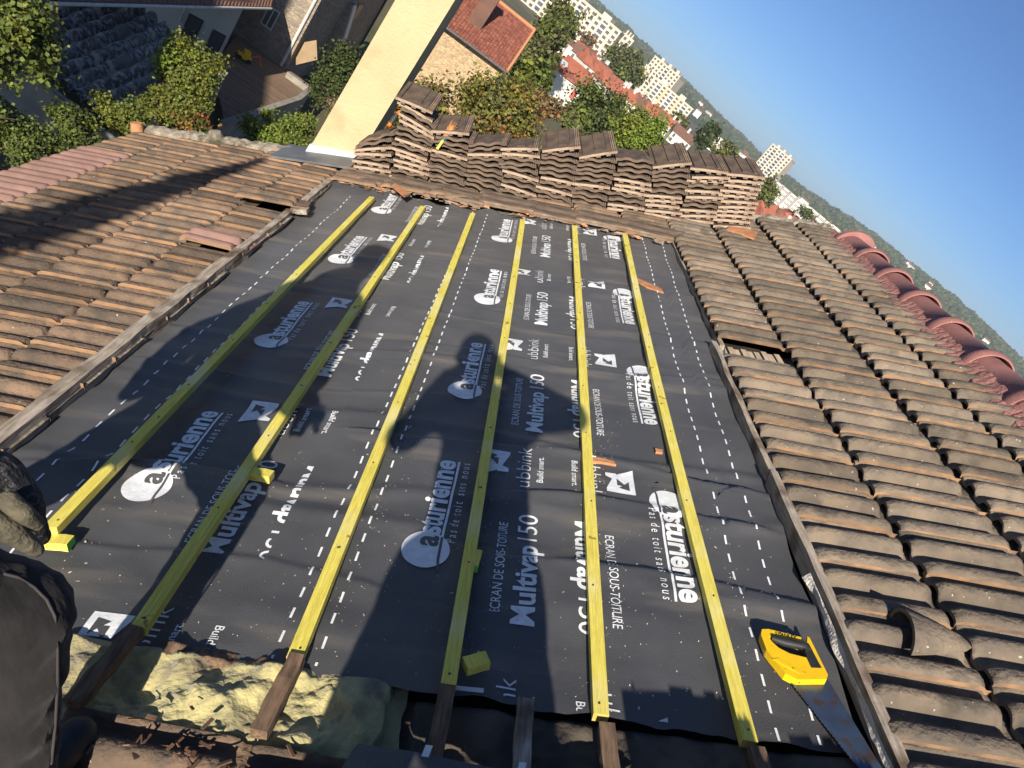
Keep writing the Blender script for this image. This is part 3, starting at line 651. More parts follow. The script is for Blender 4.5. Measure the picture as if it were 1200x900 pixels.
# tiles and fragments lying end to end along the far edge of the membrane
LB=['loose old tile at the foot of the chimney','loose old tile with an orange broken corner','loose tile below the tallest stack','long loose tile behind the third batten','loose tile behind the fourth batten','loose tile behind the fifth batten','last loose tile, by the right tile field']
for i in range(7):
    v=-1.30+i*.375; u=5.76-i*.055
    o=bpy.data.objects.new('roof_tile',SMW); COL.objects.link(o)
    o.matrix_world=RL(v,u,.035+.012*(i%2),R_(-104+q.uniform(-4,4)))@Matrix.Translation((0,-.22,0))@Matrix.Rotation(R_(14+q.uniform(-6,6)),4,'Y')@Matrix.Diagonal((.55,1,1,1)); tag(o,LB[i],'roof tile','loose tiles along the far edge of the membrane')
b=MB(); rr=random.Random(21)
for i in range(170):
    v=rr.uniform(-1.5,1.1); u=5.74-(v+1.45)*.13+rr.uniform(-.20,.02); s_=rr.uniform(.008,.04); c=(v,u,.012)
    vs=[(c[0]+rr.uniform(-s_,s_)*1.6,c[1]+rr.uniform(-s_,s_),c[2]+rr.uniform(0,s_)*.7) for _ in range(7)]
    b.add(vs,[(0,1,2),(0,2,3),(0,3,4),(0,4,5),(1,2,6),(2,3,6),(3,4,6),(4,5,6),(5,0,6),(0,1,5)],rr.choice((0,0,1,2)))
o=b.build('rubble',['mortar','terracotta','stack_clay'],None,ROOF.copy()); tag(o,'broken mortar and tile crumbs along the far edge of the membrane','rubble',kind='stuff')
def frag(poly,w,label,m='terracotta',th=.016):
    qd=[plane(x,y,w) for x,y in poly]; c=(sum(p[0] for p in qd)/len(qd),sum(p[1] for p in qd)/len(qd)); b=MB(); b.prism([(p[0]-c[0],p[1]-c[1]) for p in qd],0,th)
    return tag(b.build('tile_fragment',m,None,RL(c[0],c[1],w-th)),label,'tile fragment')
frag([(459,217),(463,214),(480,226),(474,229)],.075,'bright orange broken tile corner on the loose tiles')
frag([(852,268),(856,262),(888,272),(884,279)],.075,'orange broken tile piece at the foot of the rightmost stack')
# ------------------------------------------------------------------ tools left on the stacks
def roofpt(px,py,u): # pixel + distance along the ridge -> roof coordinates
    P=ROOFI@(CAM+ray(px,py)*(u/ray(px,py).y)); return P
pa,pb=roofpt(456,147,5.92),roofpt(467,132,6.0)
kn=thing('utility_knife','grey and orange utility knife wedged between chimney and stack','knife',ROOF@Matrix.Translation(pa))
d=pb-pa; b=MB(); b.tube([d*.12,d*.5,d*.85],[.016,.021,.018],10); b.build('knife_body','nail',kn)
b=MB(); b.tube([d*-.08,d*.12],[.014,.017],10); b.build('knife_cap','orange_plastic',kn); b=MB(); b.tube([d*.85,d*1.1],[.018,.011],10); b.build('knife_cap','orange_plastic',kn)
pa,pb=roofpt(512,175,5.82),roofpt(530,149,5.90); d=pb-pa
br=thing('hand_brush','hand brush with ginger bristles stuck upright in the stack','brush',ROOF@Matrix.Translation(pa))
b=MB(); b.tube([d*0,d*.25,d*.42],[.012,.011,.013],9); b.build('brush_handle','yellow_wood',br)
b=MB(); b.tube([d*.40,d*.52],[.02,.024],9); b.build('ferrule','green_plastic',br)
b=MB(); rr=random.Random(2)
b.tube([d*.5,d*.7,d*.9,d*1.02],[.022,.028,.034,.022],10)
for i in range(60):
    a=rr.uniform(0,6.28); rr_=rr.uniform(0,.03); e=Vector((math.cos(a)*rr_,0,math.sin(a)*rr_)); b.tube([d*.6+e*.6,d*rr.uniform(.98,1.14)+e*1.2],[.002,.001],4)
b.build('bristles','bristle',br)
# membrane scrap and chips at the photographer's feet
b=MB()
b.grid(lambda a,t: (-.25+.62*a+.05*t, .80+.165*t-.02*a, .085+.02*math.sin(3*a+1)+.012*noise.noise((a*4,t*3,1))-.02*t), 24, 8)
for a0 in (.30,.62):
    b.add([(-.25+.62*a0,.935,.094+.02*math.sin(3*a0+1)),(-.235+.62*a0,.935,.094+.02*math.sin(3*a0+1)),(-.23+.62*a0,.963,.092+.02*math.sin(3*a0+1)),(-.245+.62*a0,.963,.092+.02*math.sin(3*a0+1))],[(0,1,2,3)],1)
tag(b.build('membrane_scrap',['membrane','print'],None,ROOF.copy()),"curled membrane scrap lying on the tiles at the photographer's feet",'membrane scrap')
b=MB(); rr=random.Random(4)
for i in range(38):
    v,u=rr.gauss(-.58,.10),rr.gauss(.93,.025); L,W=rr.uniform(.004,.017),rr.uniform(.0015,.005); X=Matrix.Translation((v,u,.030+rr.uniform(0,.02)))@Matrix.Rotation(rr.uniform(0,6),4,'Z')@Matrix.Rotation(rr.uniform(-.6,.6),4,'X'); b.box((-L,-W,0),(L,W,.003),0,X)
tag(b.build('wood_chips','rust_chip',None,ROOF.copy()),'rusty wood chips scattered on the near tiles','wood chips',kind='stuff')
b=MB(); rr=random.Random(14)
for i in range(1300):
    k=rr.random()
    if k<.55:
        va,vb,ua,ub,_=BL[rr.choice((0,1,2,2,3,4,4,5))]; u=rr.uniform(1.25,2.6); v=va+rr.gauss(.05,.05)
    else: v,u=rr.uniform(-1.3,.95),1.2+abs(rr.gauss(0,.7))
    if not -1.5<v<1.0 or u>5.2: continue
    s_=rr.uniform(.0007,.0019)*(2.2 if rr.random()<.03 else 1); w=hmem(v,u)-.0135 if v>-.6 else hmem(v,u)-.0215; a=rr.uniform(0,6); c,s2=math.cos(a)*s_*1.7,math.sin(a)*s_*1.7
    b.add([(v-c,u-s2,w),(v+s2*.5,u-c*.5,w+.0008),(v+c,u+s2,w+.002),(v-s2*.5,u+c*.5,w+.0008)],[(0,1,2,3)])
mat('sawdust',(.62,.57,.42),(.50,.45,.32),rough=.9)
tag(b.build('sawdust','sawdust',None,ROOF.copy()),'pale sawdust and splinters sprinkled on the membrane by the battens','sawdust',kind='stuff')
#PART3
# ------------------------------------------------------------------ people
def figure(name,label,X,sets,voxel=.018):
    t=thing(name,label,'person',X)
    for nm,m,caps,vx in sets:
        me=body_mesh(nm,caps,m,vx)
        if nm in ('trousers','jacket'):
            ns=[v.normal.copy() for v in me.vertices]
            for v,n_ in zip(me.vertices,ns):
                c=v.co; v.co=c+n_*(.010*noise.noise((c.x*7+c.z*16,c.y*9-c.z*7,c.z*5))+.005*noise.noise((c.x*26-c.z*30,c.y*24,c.z*22)))
        link(nm, me, t)
    return t
def C(a,b_,r0,r1): return (a,b_,r0,r1)
def conv(px,py,z): v=Vector(((px-600)/F*z,(py-450)/F*z,z)); return ROOFI@(CAM+c2w(v))
kneeR=conv(20,722,1.20); hipR=Vector((-1.00,.60,.84)); footR=Vector((-.80,.76,.07)); 
hipL=Vector((-1.16,.66,.78)); kneeL=Vector((-1.36,.80,.42)); footL=Vector((-1.62,.72,.06)); pel=Vector((-1.07,.62,.86)); chest=Vector((-.90,.70,1.26)); neck=Vector((-.80,.76,1.44)); head=Vector((-.76,.82,1.62))
shR=Vector((-.72,.66,1.36)); shL=Vector((-1.06,.72,1.30)); elR=Vector((-.75,.52,1.06)); wrR=conv(-38,560,1.0); elL=Vector((-1.30,.78,1.02)); wrL=Vector((-1.33,.84,.76))
hd=lambda *p: conv(*p)
worker=figure('person',"crouching person at the left edge in dark trousers, gloved hand resting on the knee",ROOF.copy(),[
 ('body','skin',[C(pel,chest,.10,.12),C(chest,neck,.10,.05),C(neck,head,.05,.085),C(head,head+Vector((.03,.03,.07)),.085,.09),C(head+Vector((.01,.075,.05)),head+Vector((0,.118,.012)),.014,.017),C(head+Vector((.095,.0,.03)),head+Vector((.10,-.015,.01)),.014,.012),C(head+Vector((-.085,.0,.03)),head+Vector((-.09,-.015,.01)),.014,.012),C(head+Vector((-.02,.082,-.035)),head+Vector((.02,.082,-.035)),.012,.012),C(chest,shR,.09,.055),C(chest,shL,.09,.055),C(shR,elR,.045,.038),C(elR,wrR,.036,.026),C(shL,elL,.045,.038),C(elL,wrL,.036,.026),C(pel,hipR,.09,.08),C(pel,hipL,.09,.08),C(hipR,kneeR,.075,.05),C(kneeR,footR,.048,.035),C(hipL,kneeL,.075,.05),C(kneeL,footL,.048,.035),
   C(wrL,wrL+Vector((.02,.08,-.01)),.03,.035)]+[C(wrL+Vector((.02,.08,-.01)),wrL+Vector((.02+.02*(i-1.5),.16+.01*(i%2),-.03)),.010,.008) for i in range(4)]+[C(wrL+Vector((.02,.05,0)),wrL+Vector((.07,.10,-.02)),.012,.009)],.014),
 ('trousers','trousers',[C(pel,pel+Vector((.03,.01,.10)),.145,.14),C(hipR,hipR.lerp(kneeR,.5),.115,.10),C(hipR.lerp(kneeR,.5),kneeR,.10,.088),C(kneeR,kneeR.lerp(footR,.35),.088,.078),C(kneeR.lerp(footR,.35),footR,.078,.075),C(hipL,kneeL,.115,.085),C(kneeL,footL,.085,.07),C(pel,hipR,.14,.12),C(pel,hipL,.14,.12)],.011),
 ('jacket','jacket',[C(pel+Vector((.0,.01,-.02)),chest,.20,.23),C(chest,neck+Vector((-.05,0,.02)),.22,.13),C(chest,shR,.13,.085),C(chest,shL,.13,.085),C(shR,elR,.10,.10),C(elR,elR.lerp(wrR,.6),.10,.07),C(elR,wrR,.06,.042),C(pel,elR,.16,.12),C(shL,elL,.10,.085),C(elL,wrL,.08,.06)],.016),
 ('boot','black_rubber',[C(footR,footR+Vector((.03,.16,-.02)),.05,.04),C(footR,footR+Vector((0,-.05,-.02)),.05,.04)],.012),
 ('boot','black_rubber',[C(footL,footL+Vector((-.03,.16,-.01)),.05,.04),C(footL,footL+Vector((0,-.05,-.01)),.05,.04)],.012),
 ('hair','hair',[C(head+Vector((-.01,-.03,.05)),head+Vector((.0,-.01,.10)),.092,.09)],.012),
])
tq=[o for o in worker.children if o.name.startswith('trousers')][0]; bvh=BVHTree.FromPolygons([v.co[:] for v in tq.data.vertices],[p.vertices[:] for p in tq.data.polygons])
camr=ROOFI@CAM; seam=[]
for px_,py_ in ((4,672),(20,676),(40,688),(55,703),(64,722),(68,760),(68,800),(65,850),(60,895)):
    dr=(ROOFI.to_3x3()@ray(px_,py_)).normalized(); hit=bvh.ray_cast(camr,dr)
    if hit[0] is not None: seam.append(hit[0]-dr*.001)
if len(seam)>2:
    mb=MB(); mb.tube(seam,.0028,6); MATS['seam']=mat('seam',(.05,.045,.045),rough=.9); o_=mb.build('trouser_seam','seam'); o_.parent=tq
gl=[C(wrR,hd(-12,565,1.0),.034,.046),C(hd(-12,565,1.0),hd(14,592,1.01),.046,.040),C(hd(10,580,1.0),hd(36,600,1.03),.026,.020),C(hd(14,590,1.02),hd(32,620,1.05),.024,.019),C(hd(32,620,1.05),hd(47,628,1.08),.019,.016),C(hd(5,600,1.03),hd(20,628,1.07),.022,.016),C(hd(36,600,1.03),hd(46,622,1.07),.017,.014)]
link('glove',body_mesh('glove',gl,'glove_back',.005,4),worker)
link('glove_finger',body_mesh('glove_finger',[C(hd(10,588,.95),hd(28,602,.95),.015,.013),C(hd(28,602,.95),hd(43,614,.98),.013,.011)],'glove',.003,3),worker)
link('glove_finger',body_mesh('glove_finger',[C(hd(-24,606,.93),hd(12,622,.95),.021,.017),C(hd(12,622,.95),hd(42,644,.98),.017,.011)],'glove',.003,3),worker)
# the photographer, behind the camera, whose shadow falls down the middle of the membrane
P=Vector
hipR2,hipL2=P((.16,-.14,.86)),P((-.06,-.14,.84)); kR,kL=P((.22,-.09,.46)),P((-.22,-.10,.44)); fR,fL=P((.26,-.14,.07)),P((-.42,-.14,.07)); pl2=P((.06,-.15,.90)); ch2=P((.07,-.15,1.28)); nk2=P((.03,-.17,1.46)); hd2=P((.0,-.20,1.60))
sR,sL=P((.22,-.16,1.36)),P((-.11,-.16,1.36)); eR,eL=P((.41,-.10,1.37)),P((-.24,-.12,1.22)); wR,wL=P((.14,-.06,1.48)),P((-.12,-.07,1.44))
def fing(w,s): return [C(w,w+P((-s*.03,.02,.02)),.03,.034)]+[C(w+P((-s*.04,.02,.03-.018*i)),w+P((-s*.075,.026,.028-.018*i)),.009,.008) for i in range(4)]+[C(w+P((-s*.02,.02,.02)),w+P((-s*.05,.03,.05)),.011,.009)]
photographer=figure('person','person standing behind the camera holding the phone that takes the picture',ROOF.copy(),[
 ('body','skin',[C(pl2,ch2,.10,.12),C(ch2,nk2,.10,.05),C(nk2,hd2,.05,.085),C(hd2,hd2+P((.0,.01,.05)),.088,.085),C(hd2+P((.0,.085,.04)),hd2+P((0,.112,.0)),.013,.016),C(hd2+P((.092,.0,.03)),hd2+P((.096,-.015,.01)),.014,.012),C(hd2+P((-.092,.0,.03)),hd2+P((-.096,-.015,.01)),.014,.012),C(hd2+P((-.02,.082,-.04)),hd2+P((.02,.082,-.04)),.012,.012),C(ch2,sR,.09,.055),C(ch2,sL,.09,.055),C(sR,eR,.045,.038),C(eR,wR,.036,.026),C(sL,eL,.045,.038),C(eL,wL,.036,.026),C(pl2,hipR2,.09,.08),C(pl2,hipL2,.09,.08),C(hipR2,kR,.075,.05),C(kR,fR,.048,.035),C(hipL2,kL,.075,.05),C(kL,fL,.048,.035)]+fing(wR,1)+fing(wL,-1),.012),
 ('trousers','trousers',[C(pl2,pl2+P((0,0,.1)),.15,.15),C(pl2,hipR2,.14,.115),C(pl2,hipL2,.14,.115),C(hipR2,kR,.12,.085),C(kR,fR,.085,.07),C(hipL2,kL,.12,.085),C(kL,fL,.085,.07)],.016),
 ('jacket','jacket',[C(pl2+P((.01,0,-.10)),ch2,.17,.165),C(ch2,nk2,.15,.075),C(ch2,sR,.12,.085),C(ch2,sL,.12,.085),C(sR,eR,.072,.062),C(eR,wR,.058,.042),C(sL,eL,.072,.062),C(eL,wL,.058,.042)],.016),
 ('boot','black_rubber',[C(fR,fR+P((.02,.08,-.02)),.05,.04),C(fR,fR+P((0,-.08,-.02)),.05,.04)],.012),
 ('boot','black_rubber',[C(fL,fL+P((-.03,.08,-.02)),.05,.04),C(fL,fL+P((0,-.08,-.02)),.05,.04)],.012),
 ('hair','hair',[C(hd2+P((0,-.03,.05)),hd2+P((0,-.02,.075)),.092,.088)],.012),
])
MATS['eye']=mat('eye',(.75,.73,.70),rough=.3)
for fig,hc_ in ((worker,head+Vector((.02,.02,.045))),(photographer,hd2+P((0,.005,.045)))):
    for sx in (-.033,.033):
        m_=MB(); m_.ball((hc_[0]+sx,hc_[1]+.078,hc_[2]),.0125,8); e_=link('eye',m_.mesh('eye','eye'),fig)
b=MB(); b.box((-.045,-.036,.010),(.105,.036,.018)); o=b.build('phone','phone',None,cam.matrix_world.copy()); tag(o,'dark phone held up by the photographer behind the camera','phone')
# tile stacks added unseen behind the camera to cast the shadow near the saw
for s_,(v,u) in enumerate(((.60,.02),(.90,.0))):
    for k in range(11 if s_==0 else 10):
        o=bpy.data.objects.new('roof_tile',SMS); COL.objects.link(o); o.matrix_world=RL(v+q.uniform(-.01,.01),u-.12+q.uniform(-.01,.01),.06+.0385*k,R_(q.uniform(-3,3)))
        tag(o,'old clay tile in an unseen stack added beside the photographer to cast a shadow','roof tile','tile stacks added beside the photographer to cast a shadow')

# ------------------------------------------------------------------ ground, hills
b=MB(); b.add([(-3500,-1500,0),(3500,-1500,0),(3500,5500,0),(-3500,5500,0)],[(0,1,2,3)]); struct(b.build('ground','ground'))
b=MB()
NA,NR=150,26
def hillh(a,r):
    px=a; # azimuth in degrees
    base=46+10*math.sin(a*.21+1)+9*noise.noise((a*.13,1,1))+(14 if a>22 else 0)*min(1,max(0,(a-22)/12))
    t=min(1,max(0,(r-900)/1300)); s_=t*t*(3-2*t)
    return -2+base*s_+ (5*noise.noise((a*1.1,r*.004,2))+3.2*noise.noise((a*5,r*.02,5)))*min(1,t*3)
vs=[]
for j in range(NR+1):
    r=900+j*60
    for i in range(NA*3+1):
        a=-20+i*(75/(NA*3)); vs.append((r*math.sin(R_(a)),r*math.cos(R_(a)),hillh(a,r)))
W_=NA*3+1
b.add(vs,[(j*W_+i,j*W_+i+1,(j+1)*W_+i+1,(j+1)*W_+i) for j in range(NR) for i in range(NA*3)],0,True)
struct(b.build('wooded_hills','forest'))
b=MB(); rr=random.Random(77)
for i in range(9000):
    a=rr.uniform(2,42); r=rr.uniform(1300,2250); z=hillh(a,r); s_=rr.uniform(5,10); x,y=r*math.sin(R_(a)),r*math.cos(R_(a))
    vs=[(x,y,z+s_*1.1)]+[(x+s_*.75*math.cos(k*1.257)*rr.uniform(.7,1.2),y+s_*.75*math.sin(k*1.257)*rr.uniform(.7,1.2),z+s_*rr.uniform(.3,.6)) for k in range(5)]+[(x+s_*.5*math.cos(k*1.257),y+s_*.5*math.sin(k*1.257),z-2) for k in range(5)]
    b.add(vs,[(0,1+k,1+(k+1)%5) for k in range(5)]+[(1+k,6+k,6+(k+1)%5,1+(k+1)%5) for k in range(5)],0,True)
MATS['hill_tree']=mat('hill_tree',(.035,.055,.022),(.075,.085,.035),rough=1,scale=.03,island=.45)
tag(b.build('hillside_wood','hill_tree'),'dense dark wood covering the hills on the skyline','wood',kind='stuff')

# ------------------------------------------------------------------ foliage
def leaf_cloud(mb, c, rad, n, size, seed, mis=(0,), clumps=24, spread=.30, shell=.55, up=.3, droop=0):
    q=random.Random(seed); cl=[]
    for i in range(clumps):
        while True:
            d=Vector((q.gauss(0,1),q.gauss(0,1),q.gauss(0,1)))
            if d.length>.01: break
        d.normalize(); r=q.uniform(shell,1.0)*(.82+.3*noise.noise(d*2+Vector((seed,0,0)))); cl.append((Vector((d.x*rad[0],d.y*rad[1],d.z*rad[2]))*r, q.choice(mis), q.uniform(.6,1.3)))
    for i in range(n):
        k,mi,sc=cl[q.randrange(clumps)]
        p=Vector((k.x+q.gauss(0,spread*rad[0]*sc*.6),k.y+q.gauss(0,spread*rad[1]*sc*.6),k.z+q.gauss(0,spread*rad[2]*sc*.6)))
        nrm=(Vector((p.x/rad[0],p.y/rad[1],p.z/rad[2])).normalized()*.6+Vector((q.gauss(0,.6),q.gauss(0,.6),q.gauss(0,.6)+up))).normalized()
        t=nrm.orthogonal().normalized(); t=Quaternion(nrm,q.uniform(0,6.28))@t
        if droop: t=(t-Vector((0,0,droop))).normalized()
        s_=size*q.uniform(.6,1.3); w=nrm.cross(t).normalized()*s_*.42; l=t*s_; p+=c
        mb.add([p-l*.5,p+w-l*.05,p+l*.5+nrm*s_*-.12,p-w-l*.05],[(0,1,2,3)],mi if q.random()<.8 else q.choice(mis))
def trunk(mb, base, top, r, seed, limbs=6, spread=1.5):
    q=random.Random(seed); base,top=Vector(base),Vector(top)
    mid=base.lerp(top,.5)+Vector((q.uniform(-.2,.2),q.uniform(-.2,.2),0)); mb.tube([base,mid,top],[r,r*.75,r*.35],8)
    for i in range(limbs):
        s_=mid.lerp(top,q.uniform(0,.9)); e=s_+Vector((q.uniform(-1,1)*spread,q.uniform(-1,1)*spread,q.uniform(.3,1)*spread)); mb.tube([s_,s_.lerp(e,.5)+Vector((0,0,.1*spread)),e],[r*.4,r*.28,r*.08],6)
def tree(px,py,Y,rpx,label,mats,n=1800,size=None,ratio=(1,1,1),seed=1,name='tree',cat='tree',base=0,group=None,clumps=26,spread=.30,shell=.5,up=.3,droop=0,extra=None):
    c=atY(px,py,Y); dist=(c-CAM).length; r=rpx/F*dist; rad=(r*ratio[0],r*ratio[1],r*ratio[2]); size=size or max(.12,r*.09)
    t=thing(name,label,cat,Matrix.Translation((c.x,c.y,base)),group); cc=Vector((0,0,c.z-base))
    mb=MB(); trunk(mb,(0,0,0),cc+Vector((0,0,rad[2]*.4)),max(.06,r*.06),seed,7,r*.6); mb.build('trunk','bark',t)
    mb=MB(); leaf_cloud(mb,cc,rad,n,size,seed,tuple(range(len(mats))),clumps,spread,shell,up,droop); mb.build('crown',mats,t); return t
tree(488,136,40,43,'bushy yellow-green tree directly behind the chimney',['leaf_autumn','leaf_lime','leaf_olive','leaf_rust'],13000,.20,(1.0,.8,.95),11,clumps=48)
tree(584,140,38,50,'bushy tree turning rusty in front of the stone wall',['leaf_autumn','leaf_lime','leaf_autumn','leaf_olive','leaf_autumn','leaf_rust'],14000,.19,(1.1,.8,.85),12,clumps=54)
tree(628,62,88,32,'loose tall green tree beside the red-roofed stone house',['leaf_mid','leaf_olive'],7000,.45,(.8,.8,1.35),13,droop=.7)
tree(655,30,105,27,'pale tree in front of the big apartment block',['leaf_olive','leaf_mid'],4500,.5,(.9,.9,1.2),14,droop=.5)
tree(622,98,66,24,'small green tree below the corner of the red tiled roof',['leaf_mid','leaf_lime'],2400,.45,(1,1,1.1),15)
tree(640,125,58,20,'dry purplish bare bush between the two garden trees',['leaf_dry','leaf_rust'],1300,.28,(1.1,1,.8),16,name='bush',cat='bush',shell=.2)
tree(704,136,72,40,'dark green round tree behind the stacks',['leaf_dark','leaf_mid','leaf_dark'],9000,.30,(1,.9,.85),17,clumps=44)
tree(672,140,64,20,'light green bush left of the dark round tree',['leaf_mid','leaf_olive'],1600,.35,(1,1,.9),18,name='bush',cat='bush')
tree(752,157,58,30,'bright green tree in full sun behind the stacks',['leaf_bright','leaf_lime'],8000,.22,(1.1,.9,.9),19,clumps=40)
tree(731,79,300,25,'large green tree at the foot of the apartment block',['leaf_mid','leaf_olive','leaf_dark'],5000,1.3,(1.1,1,1),20)
tree(688,50,330,10,'reddish-brown tree in front of the apartment block',['leaf_rust','leaf_dry'],700,1.3,(1,1,1),21)
tree(829,160,230,15,'dark conifer among the distant houses',['leaf_dark'],1500,1.1,(.9,.9,1.25),22,name='conifer')
tree(851,187,190,18,'yellow-green treetop just above the stacks',['leaf_olive','leaf_lime'],1500,.9,(1.3,1,.9),23)
tree(898,225,170,15,'olive tree at the right end of the stacks',['leaf_olive','leaf_mid'],1300,.7,(.9,.9,1.2),24)
tree(797,140,300,9,'small tree between the row houses and the flats',['leaf_mid','leaf_olive'],500,1.2,(1.5,1,.8),25)
tree(945,250,300,8,'small dark tree among the far white houses',['leaf_dark','leaf_mid'],500,1.0,(1.4,1,.8),26)
# greenery on the low left side
def shrub(px,py,Y,rpx,label,mats,n,size,ratio,seed,**k): return tree(px,py,Y,rpx,label,mats,n,size,ratio,seed,name=k.pop('name','shrub'),cat=k.pop('cat','shrub'),base=k.pop('base',0),**k)
shrub(222,88,25,34,'large sunlit creeper-covered shrub beside the ribbed grey roof',['leaf_lime','leaf_bright','leaf_lime','leaf_mid','leaf_lime'],15000,.105,(1.0,.8,1.15),31,clumps=46,spread=.26)
shrub(205,128,23,26,'lower lobe of the sunlit shrub, with a rusty patch',['leaf_lime','leaf_mid','leaf_lime','leaf_rust'],7000,.10,(1.3,.8,.8),32,clumps=30)
shrub(150,138,22,24,'yellow-green bush between the grey roof and our eaves',['leaf_lime','leaf_mid'],5500,.10,(1.2,.8,.8),33)
shrub(95,155,20,26,'half-shaded green bush below the gutter of the grey roof',['leaf_mid','leaf_dark','leaf_lime'],6000,.095,(1.3,.9,.8),34)
shrub(40,172,18,34,'dark straggling bush at the left edge along our eaves',['leaf_dark','leaf_mid'],7000,.085,(1.4,.9,.8),35)
shrub(312,152,30,22,'green bush under the terrace wall',['leaf_bright','leaf_mid'],5000,.11,(1.3,.9,.9),36)
shrub(352,152,29,18,'green bush at the foot of the chimney',['leaf_mid','leaf_bright'],4000,.11,(1.2,.9,.9),37)
shrub(402,131,33,15,'round olive-brown clipped bush left of the chimney',['leaf_olive','leaf_dry'],3500,.10,(1.2,1,.9),38,shell=.8)
shrub(392,92,37,30,'dark ivy mass at the foot of the stone house',['leaf_dark'],6000,.15,(.8,.5,1.3),39)
t=shrub(8,40,12.5,52,'near leafy tree branch hanging in at the top left corner',['leaf_mid','leaf_lime','leaf_dark'],6500,.085,(1.0,.8,1.0),40,name='tree',cat='tree',clumps=34,spread=.24,droop=.4)
# cypress standing behind, left of the eaves: its long shadow crosses the left tiles
t=thing('cypress_tree','slim pointed cypress beside the eaves behind the photographer','tree',Matrix.Translation((-3.0,-2.85,0)))
mb=MB(); mb.tube([(0,0,0),(0,0,8),(0,0,14.3)],[.14,.09,.02],8); mb.build('trunk','bark',t)
mb=MB(); rr=random.Random(9)
for i in range(9000):
    h=rr.random()**.75; z=14.75-h*11; r=min(.62,.04+.19*(14.75-z))*rr.uniform(.3,1); a=rr.uniform(0,6.28); p=Vector((r*math.cos(a),r*math.sin(a),z)); s_=.13
    n_=Vector((math.cos(a),math.sin(a),.3)); tt=Vector((rr.gauss(0,.3),rr.gauss(0,.3),1)).normalized(); w=n_.cross(tt)*s_*.4; mb.add([p-tt*s_*.5,p+w,p+tt*s_*.6,p-w],[(0,1,2,3)])
mb.build('crown','leaf_dark',t)

# ------------------------------------------------------------------ low buildings on the left
def vwall(P0,P1):                                # vertical plane through two world points: pixel -> (along, z)
    d=(P1-P0); d.z=0; L=d.length; d.normalize(); n=Vector((d.y,-d.x,0))
    def f(px,py):
        r=ray(px,py); t=(P0-CAM).dot(n)/r.dot(n); P=CAM+r*t; return (P-P0).dot(d), P.z
    return d,n,L,f
# ribbed grey roof shed
A_,B_,C_,D_=atZ(-60,0,1.5),atZ(128,155,1.5),atZ(262,97,3.0),atZ(75,-58,3.0)
shed=thing("shed","low shed under a ribbed mossy grey fibre-cement roof","shed",Matrix.Translation((A_+C_)/2))
so=(A_+C_)/2
mb=MB(); nw_=13; 
def sf(a,t):
    p=A_.lerp(B_,a).lerp(D_.lerp(C_,a),t); ph=(a*nw_)%1; h=.30*abs(math.cos(math.pi*ph))**.8; st=.14*(1-((t*6)%1))
    return p+Vector((0,0,h+st))-so
mb.grid(sf,nw_*10,40,0,True); mb.build('roof','eternit',shed)
mb=MB()
for p0,p1 in ((A_,B_),(B_,C_)):
    p0=p0-so-Vector((0,0,.05)); p1=p1-so-Vector((0,0,.05)); d0=Vector((p0.x,p0.y,-so.z)); d1=Vector((p1.x,p1.y,-so.z)); mb.add([p0,p1,d1,d0],[(0,1,2,3)])
mb.build('wall','concrete',shed)
mb=MB(); dgut=(B_-A_).normalized(); g0=A_-so+Vector((0,0,-.02)); g1=B_-so+dgut*.3+Vector((0,0,-.02)); off=(A_-D_); off.z=0; off.normalize(); mb.tube([g0+off*.12,g1+off*.12],.085,8); mb.build('gutter','zinc',shed)
# cream house with terrace doors
P0,P1=atZ(258,66,.9),atZ(120,-6,.9); d,n_,L,f=vwall(P0,P1)
def wframe(P0,d,n,off=0): return Matrix(((d.x,n.x,0,P0.x+n.x*off),(d.y,n.y,0,P0.y+n.y*off),(0,0,1,0),(0,0,0,1)))
if n_.dot(CAM-P0)<0: n_=-n_
CW=Matrix(((d.x,n_.x,0,P0.x),(d.y,n_.y,0,P0.y),(0,0,1,0),(0,0,0,1)))
ch=thing('cream_house','pale cream house with dark-framed openings above the ribbed grey roof','house',CW)
mb=MB(); mb.box((0,-7,-.2),(L+4,0,4.2)); mb.build('wall','cream_wall',ch)
def opening(parent,quad,f,m='glass_dark',fr='nail',depth=.06):
    pts=[f(*q_) for q_ in quad]; x0,x1=min(p[0] for p in pts),max(p[0] for p in pts); z0,z1=min(p[1] for p in pts),max(p[1] for p in pts)
    x0,x1=sorted(((pts[0][0]+pts[3][0])/2,(pts[1][0]+pts[2][0])/2)); z1=(pts[0][1]+pts[1][1])/2; z0=(pts[2][1]+pts[3][1])/2
    mb=MB(); w=.07
    for a,b_ in (((x0-w,0,z0-w),(x0,depth,z1+w)),((x1,0,z0-w),(x1+w,depth,z1+w)),((x0,0,z1),(x1,depth,z1+w)),((x0,0,z0-w),(x1,depth,z0)),(((x0+x1)/2-.03,0,z0),((x0+x1)/2+.03,depth*.8,z1))): mb.box(a,b_)
    o=mb.build('window',fr,parent); mb=MB(); mb.box((x0,.0,z0),(x1,.02,z1)); mb.build('pane',m,o); return x0,x1,z0,z1
opening(ch,[(224,23),(239,21),(225,48),(209,42)],f); opening(ch,[(249,41),(265,38),(252,64),(240,59)],f)
q0,q1=atZ(318,9,4.0),atZ(60,2,4.0); q2,q3=atZ(40,-120,6.0),atZ(345,-90,6.0); iv=CW.inverted()
mb=MB(); N_=46
def rf(a,t):
    p=q0.lerp(q1,a).lerp(q3.lerp(q2,a),t); return iv@(p+Vector((0,0,.05*abs(math.sin(math.pi*a*N_))+.0)))
mb.grid(rf,N_*6,3,0,True); 
lo=[iv@(p-Vector((0,0,.10))) for p in (q0,q1,q2,q3)]; mb.add(lo,[(0,1,2,3)],0); e=[iv@q0,iv@q1]; mb.add([e[0],e[1],lo[1],lo[0]],[(0,1,2,3)],0)
